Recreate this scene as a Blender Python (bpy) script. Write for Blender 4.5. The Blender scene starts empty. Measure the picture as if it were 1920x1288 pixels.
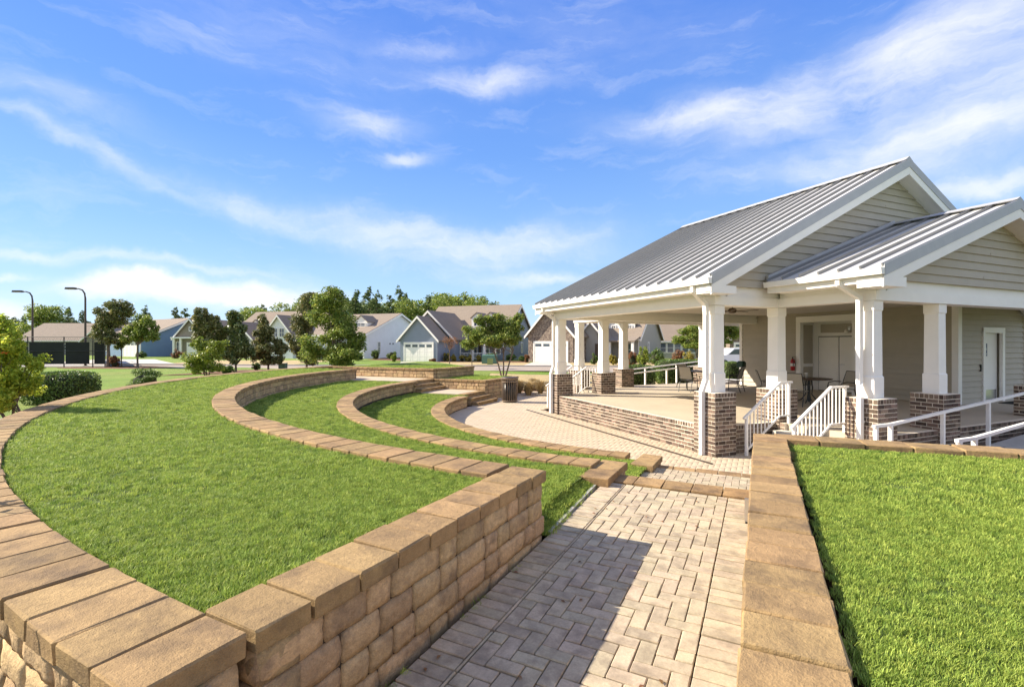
import bpy, math, random
import numpy as np
from mathutils import Vector, Matrix
R = math.radians
random.seed(7)
rng = np.random.default_rng(7)
S = bpy.context.scene
C = S.collection

# ------------------------------------------------------------------ camera
FPX, HC = 921.0, 2.38
cam = bpy.data.cameras.new('camera'); camo = bpy.data.objects.new('camera', cam); C.objects.link(camo)
cam.sensor_width = 36; cam.lens = 36 * FPX / 1920; cam.clip_start = .05; cam.clip_end = 6000
camo.location = (0, 0, HC); camo.rotation_euler = (R(90), 0, 0)
S.camera = camo

# ------------------------------------------------------------------ world, sun, exposure
SUN_EL = R(32.5); SUN_AZ = math.atan2(-.984, .18)      # towards the sun, clockwise from +Y
world = bpy.data.worlds.new('World'); S.world = world; world.use_nodes = True
def build_world():
    nt = world.node_tree; N = nt.nodes; L = nt.links; N.clear()
    def m(op, a, b=None, c=None, clamp=False):
        n = N.new('ShaderNodeMath'); n.operation = op; n.use_clamp = clamp
        for i, v in enumerate((a, b, c)):
            if v is None: continue
            if isinstance(v, (int, float)): n.inputs[i].default_value = v
            else: L.new(v, n.inputs[i])
        return n.outputs[0]
    sky = N.new('ShaderNodeTexSky'); sky.sky_type = 'NISHITA'; sky.sun_disc = False
    sky.sun_elevation = SUN_EL; sky.sun_rotation = SUN_AZ; sky.altitude = 50
    sky.air_density = 1.0; sky.dust_density = .25; sky.ozone_density = 3.2
    tc = N.new('ShaderNodeTexCoord'); sp = N.new('ShaderNodeSeparateXYZ'); L.new(tc.outputs['Generated'], sp.inputs[0])
    x, y, z = sp.outputs
    az = m('ARCTAN2', x, y)
    hor = m('SQRT', m('ADD', m('MULTIPLY', x, x), m('MULTIPLY', y, y)))
    te = m('DIVIDE', z, m('MAXIMUM', hor, .02))
    cb = N.new('ShaderNodeCombineXYZ'); L.new(az, cb.inputs[0]); L.new(te, cb.inputs[1])
    # warp
    nz = N.new('ShaderNodeTexNoise'); nz.inputs['Scale'].default_value = 3.2; nz.inputs['Detail'].default_value = 6
    nz.inputs['Roughness'].default_value = .6
    L.new(cb.outputs[0], nz.inputs['Vector'])
    sub = N.new('ShaderNodeVectorMath'); sub.operation = 'SUBTRACT'; L.new(nz.outputs['Color'], sub.inputs[0]); sub.inputs[1].default_value = (.5, .5, .5)
    sc_ = N.new('ShaderNodeVectorMath'); sc_.operation = 'SCALE'; L.new(sub.outputs[0], sc_.inputs[0]); sc_.inputs['Scale'].default_value = .16
    ad = N.new('ShaderNodeVectorMath'); ad.operation = 'ADD'; L.new(cb.outputs[0], ad.inputs[0]); L.new(sc_.outputs[0], ad.inputs[1])
    ws = N.new('ShaderNodeSeparateXYZ'); L.new(ad.outputs[0], ws.inputs[0]); wx, wy = ws.outputs[0], ws.outputs[1]
    # clouds: (px x, px y, half length, half width, tilt, amount) in the photograph's frame, turned into azimuth / height
    blobs = [(60, 245, 130, 11, -22, .42), (250, 322, 150, 13, -22, .36), (460, 388, 170, 18, -14, .4), (700, 435, 190, 26, -8, .5), (950, 462, 160, 30, 4, .75),
             (120, 468, 240, 11, -3, .6), (360, 497, 140, 9, -4, .25), (680, 242, 75, 20, 4, .72), (915, 150, 100, 18, 0, .9), (765, 305, 45, 12, 4, .7),
             (1340, 222, 170, 34, -4, .85), (1560, 175, 230, 60, 14, .7), (1740, 100, 160, 50, 32, .65), (1820, 240, 290, 62, 8, .85), (1600, 290, 200, 26, 6, .55),
             (1850, 332, 160, 18, 4, .9), (1000, 522, 110, 12, 0, .5), (290, 535, 75, 17, 0, 1.7), (370, 556, 150, 18, -3, 1.4), (470, 556, 70, 18, -3, 1.6), (30, 582, 60, 26, 0, .9), (560, 560, 120, 18, 0, .5),
             (90, 185, 200, 26, -8, .28), (520, 60, 300, 90, -12, .16), (1130, 60, 300, 80, -10, .12), (1900, 60, 200, 120, 20, .55), (40, 502, 50, 6, 0, .5), (1700, 540, 400, 40, 0, .4), (800, 95, 90, 12, 5, .3)]
    acc = None
    for (px, py, hl, hw, tilt, amt) in blobs:
        a0 = math.atan((px - 960) / FPX); k = math.cos(a0)
        t0 = (644 - py) / FPX * k
        sa = hl / FPX * k * k; sb = hw / FPX * k
        c_, s_ = math.cos(R(tilt)), math.sin(R(tilt))
        dx = m('SUBTRACT', wx, a0); dy = m('SUBTRACT', wy, t0)
        p = m('DIVIDE', m('ADD', m('MULTIPLY', dx, c_), m('MULTIPLY', dy, s_)), sa)
        q = m('DIVIDE', m('SUBTRACT', m('MULTIPLY', dy, c_), m('MULTIPLY', dx, s_)), sb)
        g = m('EXPONENT', m('MULTIPLY', m('ADD', m('MULTIPLY', p, p), m('MULTIPLY', q, q)), -1))
        g = m('MULTIPLY', g, amt * (.60 if py < 490 else 1.0))
        acc = g if acc is None else m('ADD', acc, g)
    # streaky detail
    mp = N.new('ShaderNodeMapping'); mp.inputs['Rotation'].default_value = (0, 0, R(10)); mp.inputs['Scale'].default_value = (3.0, 11, 1)
    L.new(ad.outputs[0], mp.inputs[0])
    n2 = N.new('ShaderNodeTexNoise'); n2.inputs['Scale'].default_value = 1.6; n2.inputs['Detail'].default_value = 9; n2.inputs['Roughness'].default_value = .62
    L.new(mp.outputs[0], n2.inputs['Vector'])
    n3 = N.new('ShaderNodeTexNoise'); n3.inputs['Scale'].default_value = 9; n3.inputs['Detail'].default_value = 8; n3.inputs['Roughness'].default_value = .65
    L.new(ad.outputs[0], n3.inputs['Vector'])
    det = m('ADD', m('MULTIPLY', n2.outputs['Fac'], 1.5), m('MULTIPLY', n3.outputs['Fac'], .7))
    det = m('MULTIPLY', m('SUBTRACT', det, .62, clamp=True), 1.9)
    gen = m('MULTIPLY', m('SUBTRACT', n2.outputs['Fac'], .52, clamp=True), .55)       # thin veil everywhere
    rest = m('MULTIPLY', m('SUBTRACT', m('ABSOLUTE', az), .85, clamp=True), 2.2, clamp=True)
    n4 = N.new('ShaderNodeTexNoise'); n4.inputs['Scale'].default_value = 1.7; n4.inputs['Detail'].default_value = 7; L.new(ad.outputs[0], n4.inputs['Vector'])
    wisp = m('MULTIPLY', m('SUBTRACT', n4.outputs['Fac'], .42, clamp=True), 5.0)  # clouds added outside the view to warm the ambient light
    dens = m('ADD', m('ADD', m('MULTIPLY', acc, det), gen), m('MULTIPLY', m('MULTIPLY', wisp, rest), m('ADD', det, .2)))
    dens = m('SUBTRACT', 1.0, m('EXPONENT', m('MULTIPLY', dens, -1.5)))
    up = m('GREATER_THAN', te, -.02)
    tint = N.new('ShaderNodeMix'); tint.data_type = 'RGBA'; tint.blend_type = 'MULTIPLY'; tint.inputs[0].default_value = 1
    L.new(sky.outputs[0], tint.inputs[6]); tint.inputs[7].default_value = SKY_TINT
    # clear-day gradient by height, the same all round, evening out the Nishita dust glow
    rp = N.new('ShaderNodeValToRGB'); L.new(te, rp.inputs[0]); el = rp.color_ramp.elements
    for i, (pos, c) in enumerate(GRAD):
        e = el[i] if i < 2 else el.new(pos)
        e.position = pos; e.color = (c[0] * SKY_K, c[1] * SKY_K, c[2] * SKY_K, 1)
    gs = N.new('ShaderNodeMix'); gs.data_type = 'RGBA'; gs.blend_type = 'MULTIPLY'; gs.inputs[0].default_value = 1; L.new(rp.outputs[0], gs.inputs[6]); gs.inputs[7].default_value = (1 / SKY_STR,) * 3 + (1,)
    mh = N.new('ShaderNodeMix'); mh.data_type = 'RGBA'; L.new(m('MULTIPLY', .82, up), mh.inputs[0]); L.new(tint.outputs[2], mh.inputs[6]); L.new(gs.outputs[2], mh.inputs[7])
    mc = N.new('ShaderNodeMix'); mc.data_type = 'RGBA'; L.new(m('MULTIPLY', dens, up), mc.inputs[0]); L.new(mh.outputs[2], mc.inputs[6]); mc.inputs[7].default_value = CL_COL
    bg = N.new('ShaderNodeBackground'); bg.inputs['Strength'].default_value = SKY_STR
    L.new(mc.outputs[2], bg.inputs['Color'])
    out = N.new('ShaderNodeOutputWorld'); L.new(bg.outputs[0], out.inputs[0])
SKY_STR = .085; SKY_K = .76
SKY_TINT = (.92, 1.07, 1.5, 1)
GRAD = [(0.0, (.40, .50, .60)), (.9, (.05, .15, .52)), (.07, (.33, .47, .61)), (.2, (.20, .36, .60)), (.38, (.115, .255, .575)), (.6, (.072, .19, .555))]
CL_COL = (6.1, 6.1, 6.05, 1)
build_world()
sd = bpy.data.lights.new('sun', 'SUN'); sd.energy = 5.0; sd.angle = R(.53); sd.color = (1, .90, .74)
so = bpy.data.objects.new('sun', sd); C.objects.link(so)
so.rotation_euler = Vector((.984 * math.cos(SUN_EL), -.18 * math.cos(SUN_EL), -math.sin(SUN_EL))).to_track_quat('-Z', 'Y').to_euler()
S.view_settings.view_transform = 'Standard'; S.view_settings.look = 'None'; S.view_settings.gamma = 1
S.view_settings.use_curve_mapping = False; S.view_settings.exposure = 1.12
S.cycles.use_denoising = True
S.cycles.max_bounces = 6; S.cycles.diffuse_bounces = 4; S.cycles.transparent_max_bounces = 6
S.cycles.sample_clamp_indirect = 6

# ------------------------------------------------------------------ helpers
def X(px, Y): return (px - 960) / FPX * Y
def Zp(py, Y): return HC + (644 - py) / FPX * Y

def mat(name, col, rough=.8, var=0, hue=0, noise=None, bump=None, metal=0, spec=.3, stain=None, island=0, trans=0, col2=None, nscale2=None, wave=None):
    """procedural material: base colour varied per object / per island and by noise; bump = (scale, strength, distance)"""
    mt = bpy.data.materials.new(name); mt.use_nodes = True; nt = mt.node_tree; N = nt.nodes; L = nt.links
    b = N['Principled BSDF']; b.inputs['Roughness'].default_value = rough; b.inputs['Metallic'].default_value = metal
    b.inputs['Specular IOR Level'].default_value = spec
    def rgb(c): return (c[0], c[1], c[2], 1)
    cur = N.new('ShaderNodeRGB'); cur.outputs[0].default_value = rgb(col); cur = cur.outputs[0]
    tc = N.new('ShaderNodeTexCoord'); vec = tc.outputs['Object']
    oi = N.new('ShaderNodeObjectInfo'); gi = N.new('ShaderNodeNewGeometry')
    rnd = gi.outputs['Random Per Island'] if island else oi.outputs['Random']
    # offset the noise per object so that alike pieces differ
    vo = N.new('ShaderNodeVectorMath'); vo.operation = 'ADD'; L.new(vec, vo.inputs[0])
    mu = N.new('ShaderNodeMath'); mu.operation = 'MULTIPLY'; L.new(oi.outputs['Random'], mu.inputs[0]); mu.inputs[1].default_value = 37.0
    cx = N.new('ShaderNodeCombineXYZ'); L.new(mu.outputs[0], cx.inputs[0]); L.new(mu.outputs[0], cx.inputs[1]); L.new(cx.outputs[0], vo.inputs[1]); vec = vo.outputs[0]
    def mix(f, a, bb, blend='MIX'):
        n = N.new('ShaderNodeMix'); n.data_type = 'RGBA'; n.blend_type = blend
        if isinstance(f, float) or isinstance(f, int): n.inputs[0].default_value = f
        else: L.new(f, n.inputs[0])
        for i, v in ((6, a), (7, bb)):
            if isinstance(v, tuple): n.inputs[i].default_value = rgb(v)
            else: L.new(v, n.inputs[i])
        return n.outputs[2]
    def ramp(fac, lo, hi, a=0.0, c=1.0):
        n = N.new('ShaderNodeMapRange'); n.inputs['From Min'].default_value = lo; n.inputs['From Max'].default_value = hi
        n.inputs['To Min'].default_value = a; n.inputs['To Max'].default_value = c; L.new(fac, n.inputs['Value']); return n.outputs[0]
    def ntex(scale, detail=5, r=.6, off=0):
        n = N.new('ShaderNodeTexNoise'); n.inputs['Scale'].default_value = scale; n.inputs['Detail'].default_value = detail; n.inputs['Roughness'].default_value = r
        L.new(vec, n.inputs['Vector']); return n.outputs['Fac']
    if col2 is not None:
        if nscale2: cur = mix(ramp(ntex(nscale2, 4), .38, .62), cur, tuple(col2))
        else:
            cur = mix(rnd, cur, tuple(col2))
    if var or hue:
        hs = N.new('ShaderNodeHueSaturation'); L.new(cur, hs.inputs['Color'])
        if var: L.new(ramp(rnd, 0, 1, 1 - var, 1 + var), hs.inputs['Value'])
        if hue:
            w = N.new('ShaderNodeTexWhiteNoise'); w.noise_dimensions = '1D'; L.new(rnd, w.inputs['W']); L.new(ramp(w.outputs['Value'], 0, 1, .5 - hue, .5 + hue), hs.inputs['Hue'])
        cur = hs.outputs[0]
    if noise:                       # (scale, amount) value mottling, several allowed
        for sc, am in noise:
            f = ramp(ntex(sc), .3, .7, 1 - am, 1 + am)
            hs = N.new('ShaderNodeHueSaturation'); L.new(cur, hs.inputs['Color']); L.new(f, hs.inputs['Value']); cur = hs.outputs[0]
    if stain:                       # (scale, lo, hi, colour, amount)
        sc, lo, hi, sc_col, am = stain
        cur = mix(ramp(ntex(sc, 6, .65), lo, hi, 0, am), cur, tuple(sc_col))
    L.new(cur, b.inputs['Base Color'])
    if bump:
        bs = bump if isinstance(bump, list) else [bump]
        prev = None
        for (sc, st, dist) in bs:
            bn = N.new('ShaderNodeBump'); bn.inputs['Strength'].default_value = st; bn.inputs['Distance'].default_value = dist
            L.new(ntex(sc, 8, .6), bn.inputs['Height'])
            if prev: L.new(prev, bn.inputs['Normal'])
            prev = bn.outputs[0]
        L.new(prev, b.inputs['Normal'])
    if trans:
        tr = N.new('ShaderNodeBsdfTranslucent'); L.new(cur, tr.inputs[0]); ms = N.new('ShaderNodeMixShader'); ms.inputs[0].default_value = trans
        L.new(b.outputs[0], ms.inputs[1]); L.new(tr.outputs[0], ms.inputs[2]); L.new(ms.outputs[0], N['Material Output'].inputs[0])
    return mt

M = dict(
    cap=mat('cap_stone', (.335, .218, .100), .9, var=.15, hue=.006, noise=[(5, .16), (28, .10), (160, .16)], stain=(3.6, .46, .70, (.105, .07, .045), .75), bump=[(160, .5, .006), (40, .4, .012), (10, .3, .02)]),
    stone=mat('wall_stone', (.53, .37, .20), .92, var=.22, hue=.008, noise=[(5, .24), (30, .18), (140, .18)], stain=(5, .44, .66, (.15, .105, .07), .75), bump=[(130, .6, .008), (34, .55, .02), (9, .25, .04)]),
    joint=mat('joint_earth', (.07, .055, .04), 1, noise=[(20, .3)]),
    paver=mat('paver', (.52, .43, .295), .9, var=.2, hue=.01, col2=(.39, .315, .215), noise=[(5, .16), (60, .12), (200, .1)], stain=(6, .46, .66, (.20, .16, .115), .65), bump=[(130, .3, .006), (20, .15, .01)]),
    paver_stuff=mat('paver_field', (.50, .41, .29), .9, var=.10, hue=.006, col2=(.45, .36, .26), island=1, noise=[(1.2, .06), (50, .06)], bump=(90, .25, .006)),
    sand=mat('joint_sand', (.10, .075, .05), 1, noise=[(50, .3)]),
    brick=mat('brick', (.105, .072, .054), .9, var=.35, hue=.012, col2=(.19, .135, .10), noise=[(30, .3)], bump=(60, .5, .01)),
    brick_i=mat('brick_stuff', (.105, .072, .054), .9, var=.35, hue=.012, col2=(.19, .135, .10), island=1, noise=[(30, .3)], bump=(60, .5, .01)),
    plaza_joint=mat('plaza_joint', (.36, .28, .20), 1, noise=[(20, .2)]),
    lime=mat('lime_plastic', (.28, .34, .12), .6, noise=[(9, .1)]),
    mortar=mat('mortar', (.70, .61, .49), .95, noise=[(30, .15)], bump=(80, .3, .01)),
    white=mat('white_paint', (.85, .82, .77), .45, noise=[(2.5, .03)], bump=(30, .03, .005)),
    siding=mat('greige_siding', (.44, .395, .32), .6, var=.03, noise=[(3, .04)], bump=(60, .08, .004)),
    ceil=mat('ceiling_paint', (.62, .57, .48), .7, noise=[(2, .04)]),
    metal=mat('metal_roof', (.58, .565, .54), .5, metal=.25, spec=.4, var=.03, noise=[(1.5, .04)], bump=(3, .05, .01)),
    seam=mat('seam_shade_metal', (.28, .28, .27), .4, metal=.8, noise=[(2, .04)]),  # darker than the panels: shade on the seam sides put into the colour
    metaltrim=mat('metal_trim', (.42, .42, .43), .5, metal=.2, noise=[(4, .05)]),
    deck=mat('deck_concrete', (.47, .40, .30), .75, noise=[(1.1, .07), (40, .05)], bump=(120, .15, .004)),
    tread=mat('step_concrete', (.55, .52, .46), .85, noise=[(8, .1)], bump=(80, .3, .005)),
    ramp=mat('ramp_concrete', (.40, .38, .35), .9, noise=[(5, .1), (60, .08)], bump=(80, .3, .005)),
    black=mat('black_metal', (.02, .02, .02), .45, spec=.5, noise=[(20, .2)]),
    bronze_l=mat('slat_metal', (.20, .145, .10), .5, spec=.4, noise=[(20, .2)]),
    bronze=mat('bronze_metal', (.075, .05, .035), .5, spec=.5, noise=[(20, .2)]),
    sling=mat('sling_fabric', (.42, .38, .31), .8, noise=[(60, .1)], bump=(200, .3, .002)),
    steel=mat('brushed_steel', (.55, .55, .56), .3, metal=.9, noise=[(30, .05)]),
    red=mat('red_paint', (.45, .02, .02), .35, spec=.5, noise=[(20, .1)]),
    signblue=mat('sign_blue', (.02, .04, .12), .5, noise=[(20, .1)]),
    green_plastic=mat('dark_green_plastic', (.02, .05, .03), .5, noise=[(20, .1)]),
    lampglass=mat('frosted_glass', (.75, .72, .65), .3, noise=[(10, .05)]),
    lawn=mat('lawn_soil', (.07, .11, .018), 1, noise=[(1.2, .2), (25, .35)], bump=[(60, 1, .02), (6, .5, .03)]),
    farlawn=mat('far_lawn', (.15, .24, .03), 1, noise=[(.15, .15), (3, .15), (40, .2)], col2=(.19, .235, .045), nscale2=.12, bump=[(60, 1, .03)]),
    blade=mat('grass_blade', (.20, .31, .04), .55, var=.32, hue=.015, col2=(.38, .45, .09), spec=.25, trans=.35),
    dormant=mat('dormant_grass', (.42, .32, .16), 1, noise=[(.6, .12), (12, .15)], bump=(30, 1, .03)),
    mulch=mat('pine_straw', (.17, .085, .05), 1, noise=[(3, .25), (40, .35)], bump=(30, 1, .03)),
    asphalt=mat('street_asphalt', (.33, .27, .215), .95, noise=[(.5, .06), (30, .1)]),
    drive=mat('driveway_concrete', (.50, .46, .40), .9, noise=[(.7, .06), (20, .06)]),
    kerb=mat('kerb_concrete', (.52, .48, .42), .9, noise=[(5, .1)]),
    bark=mat('bark', (.17, .13, .10), .95, noise=[(8, .3)], bump=(30, .8, .02)),
    leaf_dark=mat('magnolia_leaf', (.12, .19, .055), .38, var=.45, hue=.03, col2=(.24, .24, .09), island=1, spec=.5, trans=.2),
    leaf_old2=mat('old_leaf', (0.076, 0.136, 0.043), .38, var=.45, hue=.03, col2=(0.187, 0.170, 0.068), island=1, spec=.5, trans=.15),
    leaf_brown=mat('bronzed_leaf', (.15, .20, .06), .45, var=.4, hue=.03, col2=(.28, .24, .10), island=1, spec=.4, trans=.25),
    leaf_old=mat('old_leaf', (0.119, 0.153, 0.051), .45, var=.4, hue=.03, col2=(0.289, 0.204, 0.085), island=1, spec=.4, trans=.2),
    leaf_mid=mat('street_tree_leaf', (.16, .26, .045), .5, var=.35, hue=.025, col2=(.32, .34, .08), island=1, trans=.35),
    leaf_yel=mat('yellow_green_leaf', (.36, .48, .05), .5, var=.3, hue=.02, col2=(.58, .58, .08), island=1, trans=.5),
    leaf_lime=mat('lime_leaf', (0.180, 0.264, 0.036), .5, var=.35, hue=.025, col2=(0.288, 0.312, 0.048), island=1, trans=.35),
    leaf_hedge=mat('hedge_leaf', (0.077, 0.154, 0.028), .45, var=.4, hue=.02, col2=(0.154, 0.210, 0.042), island=1, spec=.4, trans=.2),
    leaf_gold=mat('golden_shrub_leaf', (.32, .27, .05), .6, var=.3, hue=.02, island=1, trans=.3),
    leaf_rust=mat('rusty_leaf', (.26, .13, .06), .6, var=.3, hue=.02, island=1, trans=.3),
    straw=mat('dry_grass_blade', (.42, .31, .15), .8, var=.3, island=1, trans=.2),
    pine=mat('pine_needles', (0.085, 0.145, 0.051), .7, var=.35, hue=.02, col2=(0.187, 0.221, 0.068), island=1, trans=.15),
    shingle=mat('shingle_tan', (.25, .20, .155), .95, noise=[(1.5, .06), (14, .14)], bump=(20, .6, .03)),
    shingle_d=mat('shingle_dark', (.085, .08, .085), .95, noise=[(1.5, .08), (14, .15)], bump=(20, .6, .03)),
    wall_blue=None, wall_white=None, wall_bg=None, wall_grey=None,
    stonevn=mat('stone_veneer', (.16, .12, .10), .95, col2=(.30, .24, .19), nscale2=3.5, noise=[(6, .4), (16, .25)], bump=(6, 1, .08)),
    glass=mat('window_glass', (.06, .08, .11), .08, spec=.9, noise=[(1, .3)]),
    wd=mat('windscreen_mesh', (.022, .025, .022), .9, noise=[(1, .2), (60, .3)]),
    car_white=mat('car_paint', (.75, .76, .78), .25, spec=.6, noise=[(1, .02)]),
    tyre=mat('tyre_rubber', (.02, .02, .02), .8, noise=[(10, .2)]),
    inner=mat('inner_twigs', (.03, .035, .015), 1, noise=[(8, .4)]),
    flower=mat('orange_flower', (.6, .15, .02), .6, island=1, var=.2),
    utility=mat('utility_green', (.10, .20, .15), .6, noise=[(5, .1)]),
)
def lap_mat(name, col, pitch=.13):
    mt = mat(name, col, .6, noise=[(1.2, .04)]); nt = mt.node_tree; N = nt.nodes; L = nt.links
    tc = N.new('ShaderNodeTexCoord'); w = N.new('ShaderNodeTexWave'); w.wave_type = 'BANDS'; w.bands_direction = 'Z'; w.wave_profile = 'SAW'
    w.inputs['Scale'].default_value = 1 / pitch * .314159 / .5 / 2 * 1.0; L.new(tc.outputs['Object'], w.inputs['Vector'])
    b = N.new('ShaderNodeBump'); b.inputs['Strength'].default_value = .8; b.inputs['Distance'].default_value = .02; L.new(w.outputs['Fac'], b.inputs['Height'])
    L.new(b.outputs[0], N['Principled BSDF'].inputs['Normal']); return mt
M['wall_blue'] = lap_mat('blue_lap', (.15, .25, .40)); M['wall_white'] = lap_mat('white_lap', (.78, .79, .83))
M['wall_bg'] = lap_mat('bluegrey_lap', (.25, .29, .37)); M['wall_grey'] = lap_mat('grey_lap', (.36, .35, .33)); M['wall_tan'] = lap_mat('taupe_shake', (.25, .22, .17))

class MB:
    def __init__(s): s.v = []; s.f = []
    def add(s, vs, fs):
        o = len(s.v); s.v.extend([tuple(p) for p in vs]); s.f.extend([tuple(i + o for i in f) for f in fs]); return s
    def box(s, x0, x1, y0, y1, z0, z1):
        return s.add([(x0, y0, z0), (x1, y0, z0), (x1, y1, z0), (x0, y1, z0), (x0, y0, z1), (x1, y0, z1), (x1, y1, z1), (x0, y1, z1)],
                     [(0, 3, 2, 1), (4, 5, 6, 7), (0, 1, 5, 4), (1, 2, 6, 5), (2, 3, 7, 6), (3, 0, 4, 7)])
    def frustum(s, x0, x1, y0, y1, z0, X0, X1, Y0, Y1, z1):
        return s.add([(x0, y0, z0), (x1, y0, z0), (x1, y1, z0), (x0, y1, z0), (X0, Y0, z1), (X1, Y0, z1), (X1, Y1, z1), (X0, Y1, z1)],
                     [(0, 3, 2, 1), (4, 5, 6, 7), (0, 1, 5, 4), (1, 2, 6, 5), (2, 3, 7, 6), (3, 0, 4, 7)])
    def prism(s, pts, d):
        """closed polygon pts (3D, planar) extruded by vector d"""
        n = len(pts); d = Vector(d); p = [Vector(q) for q in pts]
        return s.add(p + [q + d for q in p], [tuple(range(n)), tuple(range(2 * n - 1, n - 1, -1))] + [(i, i + n, (i + 1) % n + n, (i + 1) % n) for i in range(n)])
    def tube(s, path, r, n=8, cap=True):
        path = [Vector(p) for p in path]; rs = r if isinstance(r, (list, tuple)) else [r] * len(path); o = len(s.v)
        for i, p in enumerate(path):
            t = (path[min(i + 1, len(path) - 1)] - path[max(i - 1, 0)]).normalized()
            u = t.cross(Vector((0, 0, 1)));
            if u.length < .01: u = Vector((1, 0, 0))
            u.normalize(); w = t.cross(u)
            for k in range(n):
                a = 2 * math.pi * k / n; s.v.append(tuple(p + (u * math.cos(a) + w * math.sin(a)) * rs[i]))
        for i in range(len(path) - 1):
            for k in range(n): s.f.append((o + i * n + k, o + i * n + (k + 1) % n, o + (i + 1) * n + (k + 1) % n, o + (i + 1) * n + k))
        if cap:
            s.f.append(tuple(o + k for k in range(n))); e = o + (len(path) - 1) * n; s.f.append(tuple(e + k for k in range(n - 1, -1, -1)))
        return s
    def bar(s, p, q, w, h):
        """rectangular bar from p to q, w wide (horizontal), h high"""
        p = Vector(p); q = Vector(q); t = (q - p).normalized(); u = t.cross(Vector((0, 0, 1)))
        if u.length < .01: u = Vector((1, 0, 0))
        u.normalize(); v = u.cross(t); vs = []
        for c in (p, q):
            for a, b in ((-1, -1), (1, -1), (1, 1), (-1, 1)): vs.append(c + u * w / 2 * a + v * h / 2 * b)
        return s.add(vs, [(0, 1, 2, 3), (7, 6, 5, 4), (0, 4, 5, 1), (1, 5, 6, 2), (2, 6, 7, 3), (3, 7, 4, 0)])
    def lathe(s, prof, n=16, c=(0, 0, 0)):
        o = len(s.v)
        for r, z in prof:
            for k in range(n): a = 2 * math.pi * k / n; s.v.append((c[0] + r * math.cos(a), c[1] + r * math.sin(a), c[2] + z))
        for i in range(len(prof) - 1):
            for k in range(n): s.f.append((o + i * n + k, o + i * n + (k + 1) % n, o + (i + 1) * n + (k + 1) % n, o + (i + 1) * n + k))
        s.f.append(tuple(o + k for k in range(n - 1, -1, -1))); e = o + (len(prof) - 1) * n; s.f.append(tuple(e + k for k in range(n)))
        return s
    def mesh(s, name, m):
        me = bpy.data.meshes.new(name); me.from_pydata(s.v, [], s.f); me.materials.append(m); 
        import bmesh
        b = bmesh.new(); b.from_mesh(me); bmesh.ops.recalc_face_normals(b, faces=b.faces); b.to_mesh(me); b.free()
        return me
    def build(s, name, m, parent=None, smooth=False):
        me = s.mesh(name, m)
        if smooth: me.shade_smooth()
        return link(name, me, parent)
def link(name, me, parent=None, loc=None, rz=None):
    o = bpy.data.objects.new(name, me); C.objects.link(o)
    if parent is not None: o.parent = parent
    if loc is not None: o.location = loc
    if rz is not None: o.rotation_euler = (0, 0, rz)
    return o
def tag(o, label=None, cat=None, group=None, kind=None):
    if label: o['label'] = label
    if cat: o['category'] = cat
    if group: o['group'] = group
    if kind: o['kind'] = kind
    return o
def empty(name, loc=(0, 0, 0), rz=0):
    o = bpy.data.objects.new(name, None); C.objects.link(o); o.location = loc; o.rotation_euler = (0, 0, rz); o.empty_display_size = .2; return o
def copy_tree(o, parent=None):
    c = o.copy(); C.objects.link(c)
    if parent is not None: c.parent = parent
    for ch in [k for k in o.children]: copy_tree(ch, c)
    return c
def np_mesh(name, V, F, m):
    """V (n,3) float, F (k,4 or 3) int, fast"""
    me = bpy.data.meshes.new(name); V = np.asarray(V, np.float32); F = np.asarray(F, np.int32); k = F.shape[1]
    me.vertices.add(len(V)); me.vertices.foreach_set('co', V.ravel()); me.loops.add(F.size); me.loops.foreach_set('vertex_index', F.ravel())
    me.polygons.add(len(F)); me.polygons.foreach_set('loop_start', np.arange(0, F.size, k, dtype=np.int32)); me.polygons.foreach_set('loop_total', np.full(len(F), k, np.int32))
    me.update(calc_edges=True); me.materials.append(m); return me

def chamfer_mesh(name, L, W, Hh, c, m, jit=0.0, seed=0):
    """box L x W x Hh, centred in x,y, z 0..Hh, chamfered edges, 44 tris"""
    r = random.Random(seed); vs = []; idx = {}
    for sx in (-1, 1):
        for sy in (-1, 1):
            for sz in (-1, 1):
                for ax in range(3):
                    p = [sx * L / 2, sy * W / 2, sz * Hh / 2]
                    for k in range(3):
                        if k != ax: p[k] -= (sx, sy, sz)[k] * c * r.uniform(.6, 1.5)
                    p = [q + r.uniform(-jit, jit) for q in p]
                    idx[(sx, sy, sz, ax)] = len(vs); vs.append((p[0], p[1], p[2] + Hh / 2))
    fs = []
    for ax in range(3):
        o = [k for k in range(3) if k != ax]
        for sg in (-1, 1):
            f = []
            for a, b in ((-1, -1), (1, -1), (1, 1), (-1, 1)):
                s_ = [0, 0, 0]; s_[ax] = sg; s_[o[0]] = a; s_[o[1]] = b; f.append(idx[(*s_, ax)])
            fs.append(tuple(f))
        # edges parallel to ax
        for a in (-1, 1):
            for b in (-1, 1):
                q = []
                for e, w in ((-1, o[0]), (1, o[0]), (1, o[1]), (-1, o[1])):
                    s_ = [0, 0, 0]; s_[ax] = e; s_[o[0]] = a; s_[o[1]] = b; q.append(idx[(*s_, w)])
                fs.append(tuple(q))
    for sx in (-1, 1):
        for sy in (-1, 1):
            for sz in (-1, 1): fs.append(tuple(idx[(sx, sy, sz, k)] for k in range(3)))
    b = MB(); b.add(vs, fs); return b.mesh(name, m)

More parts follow.
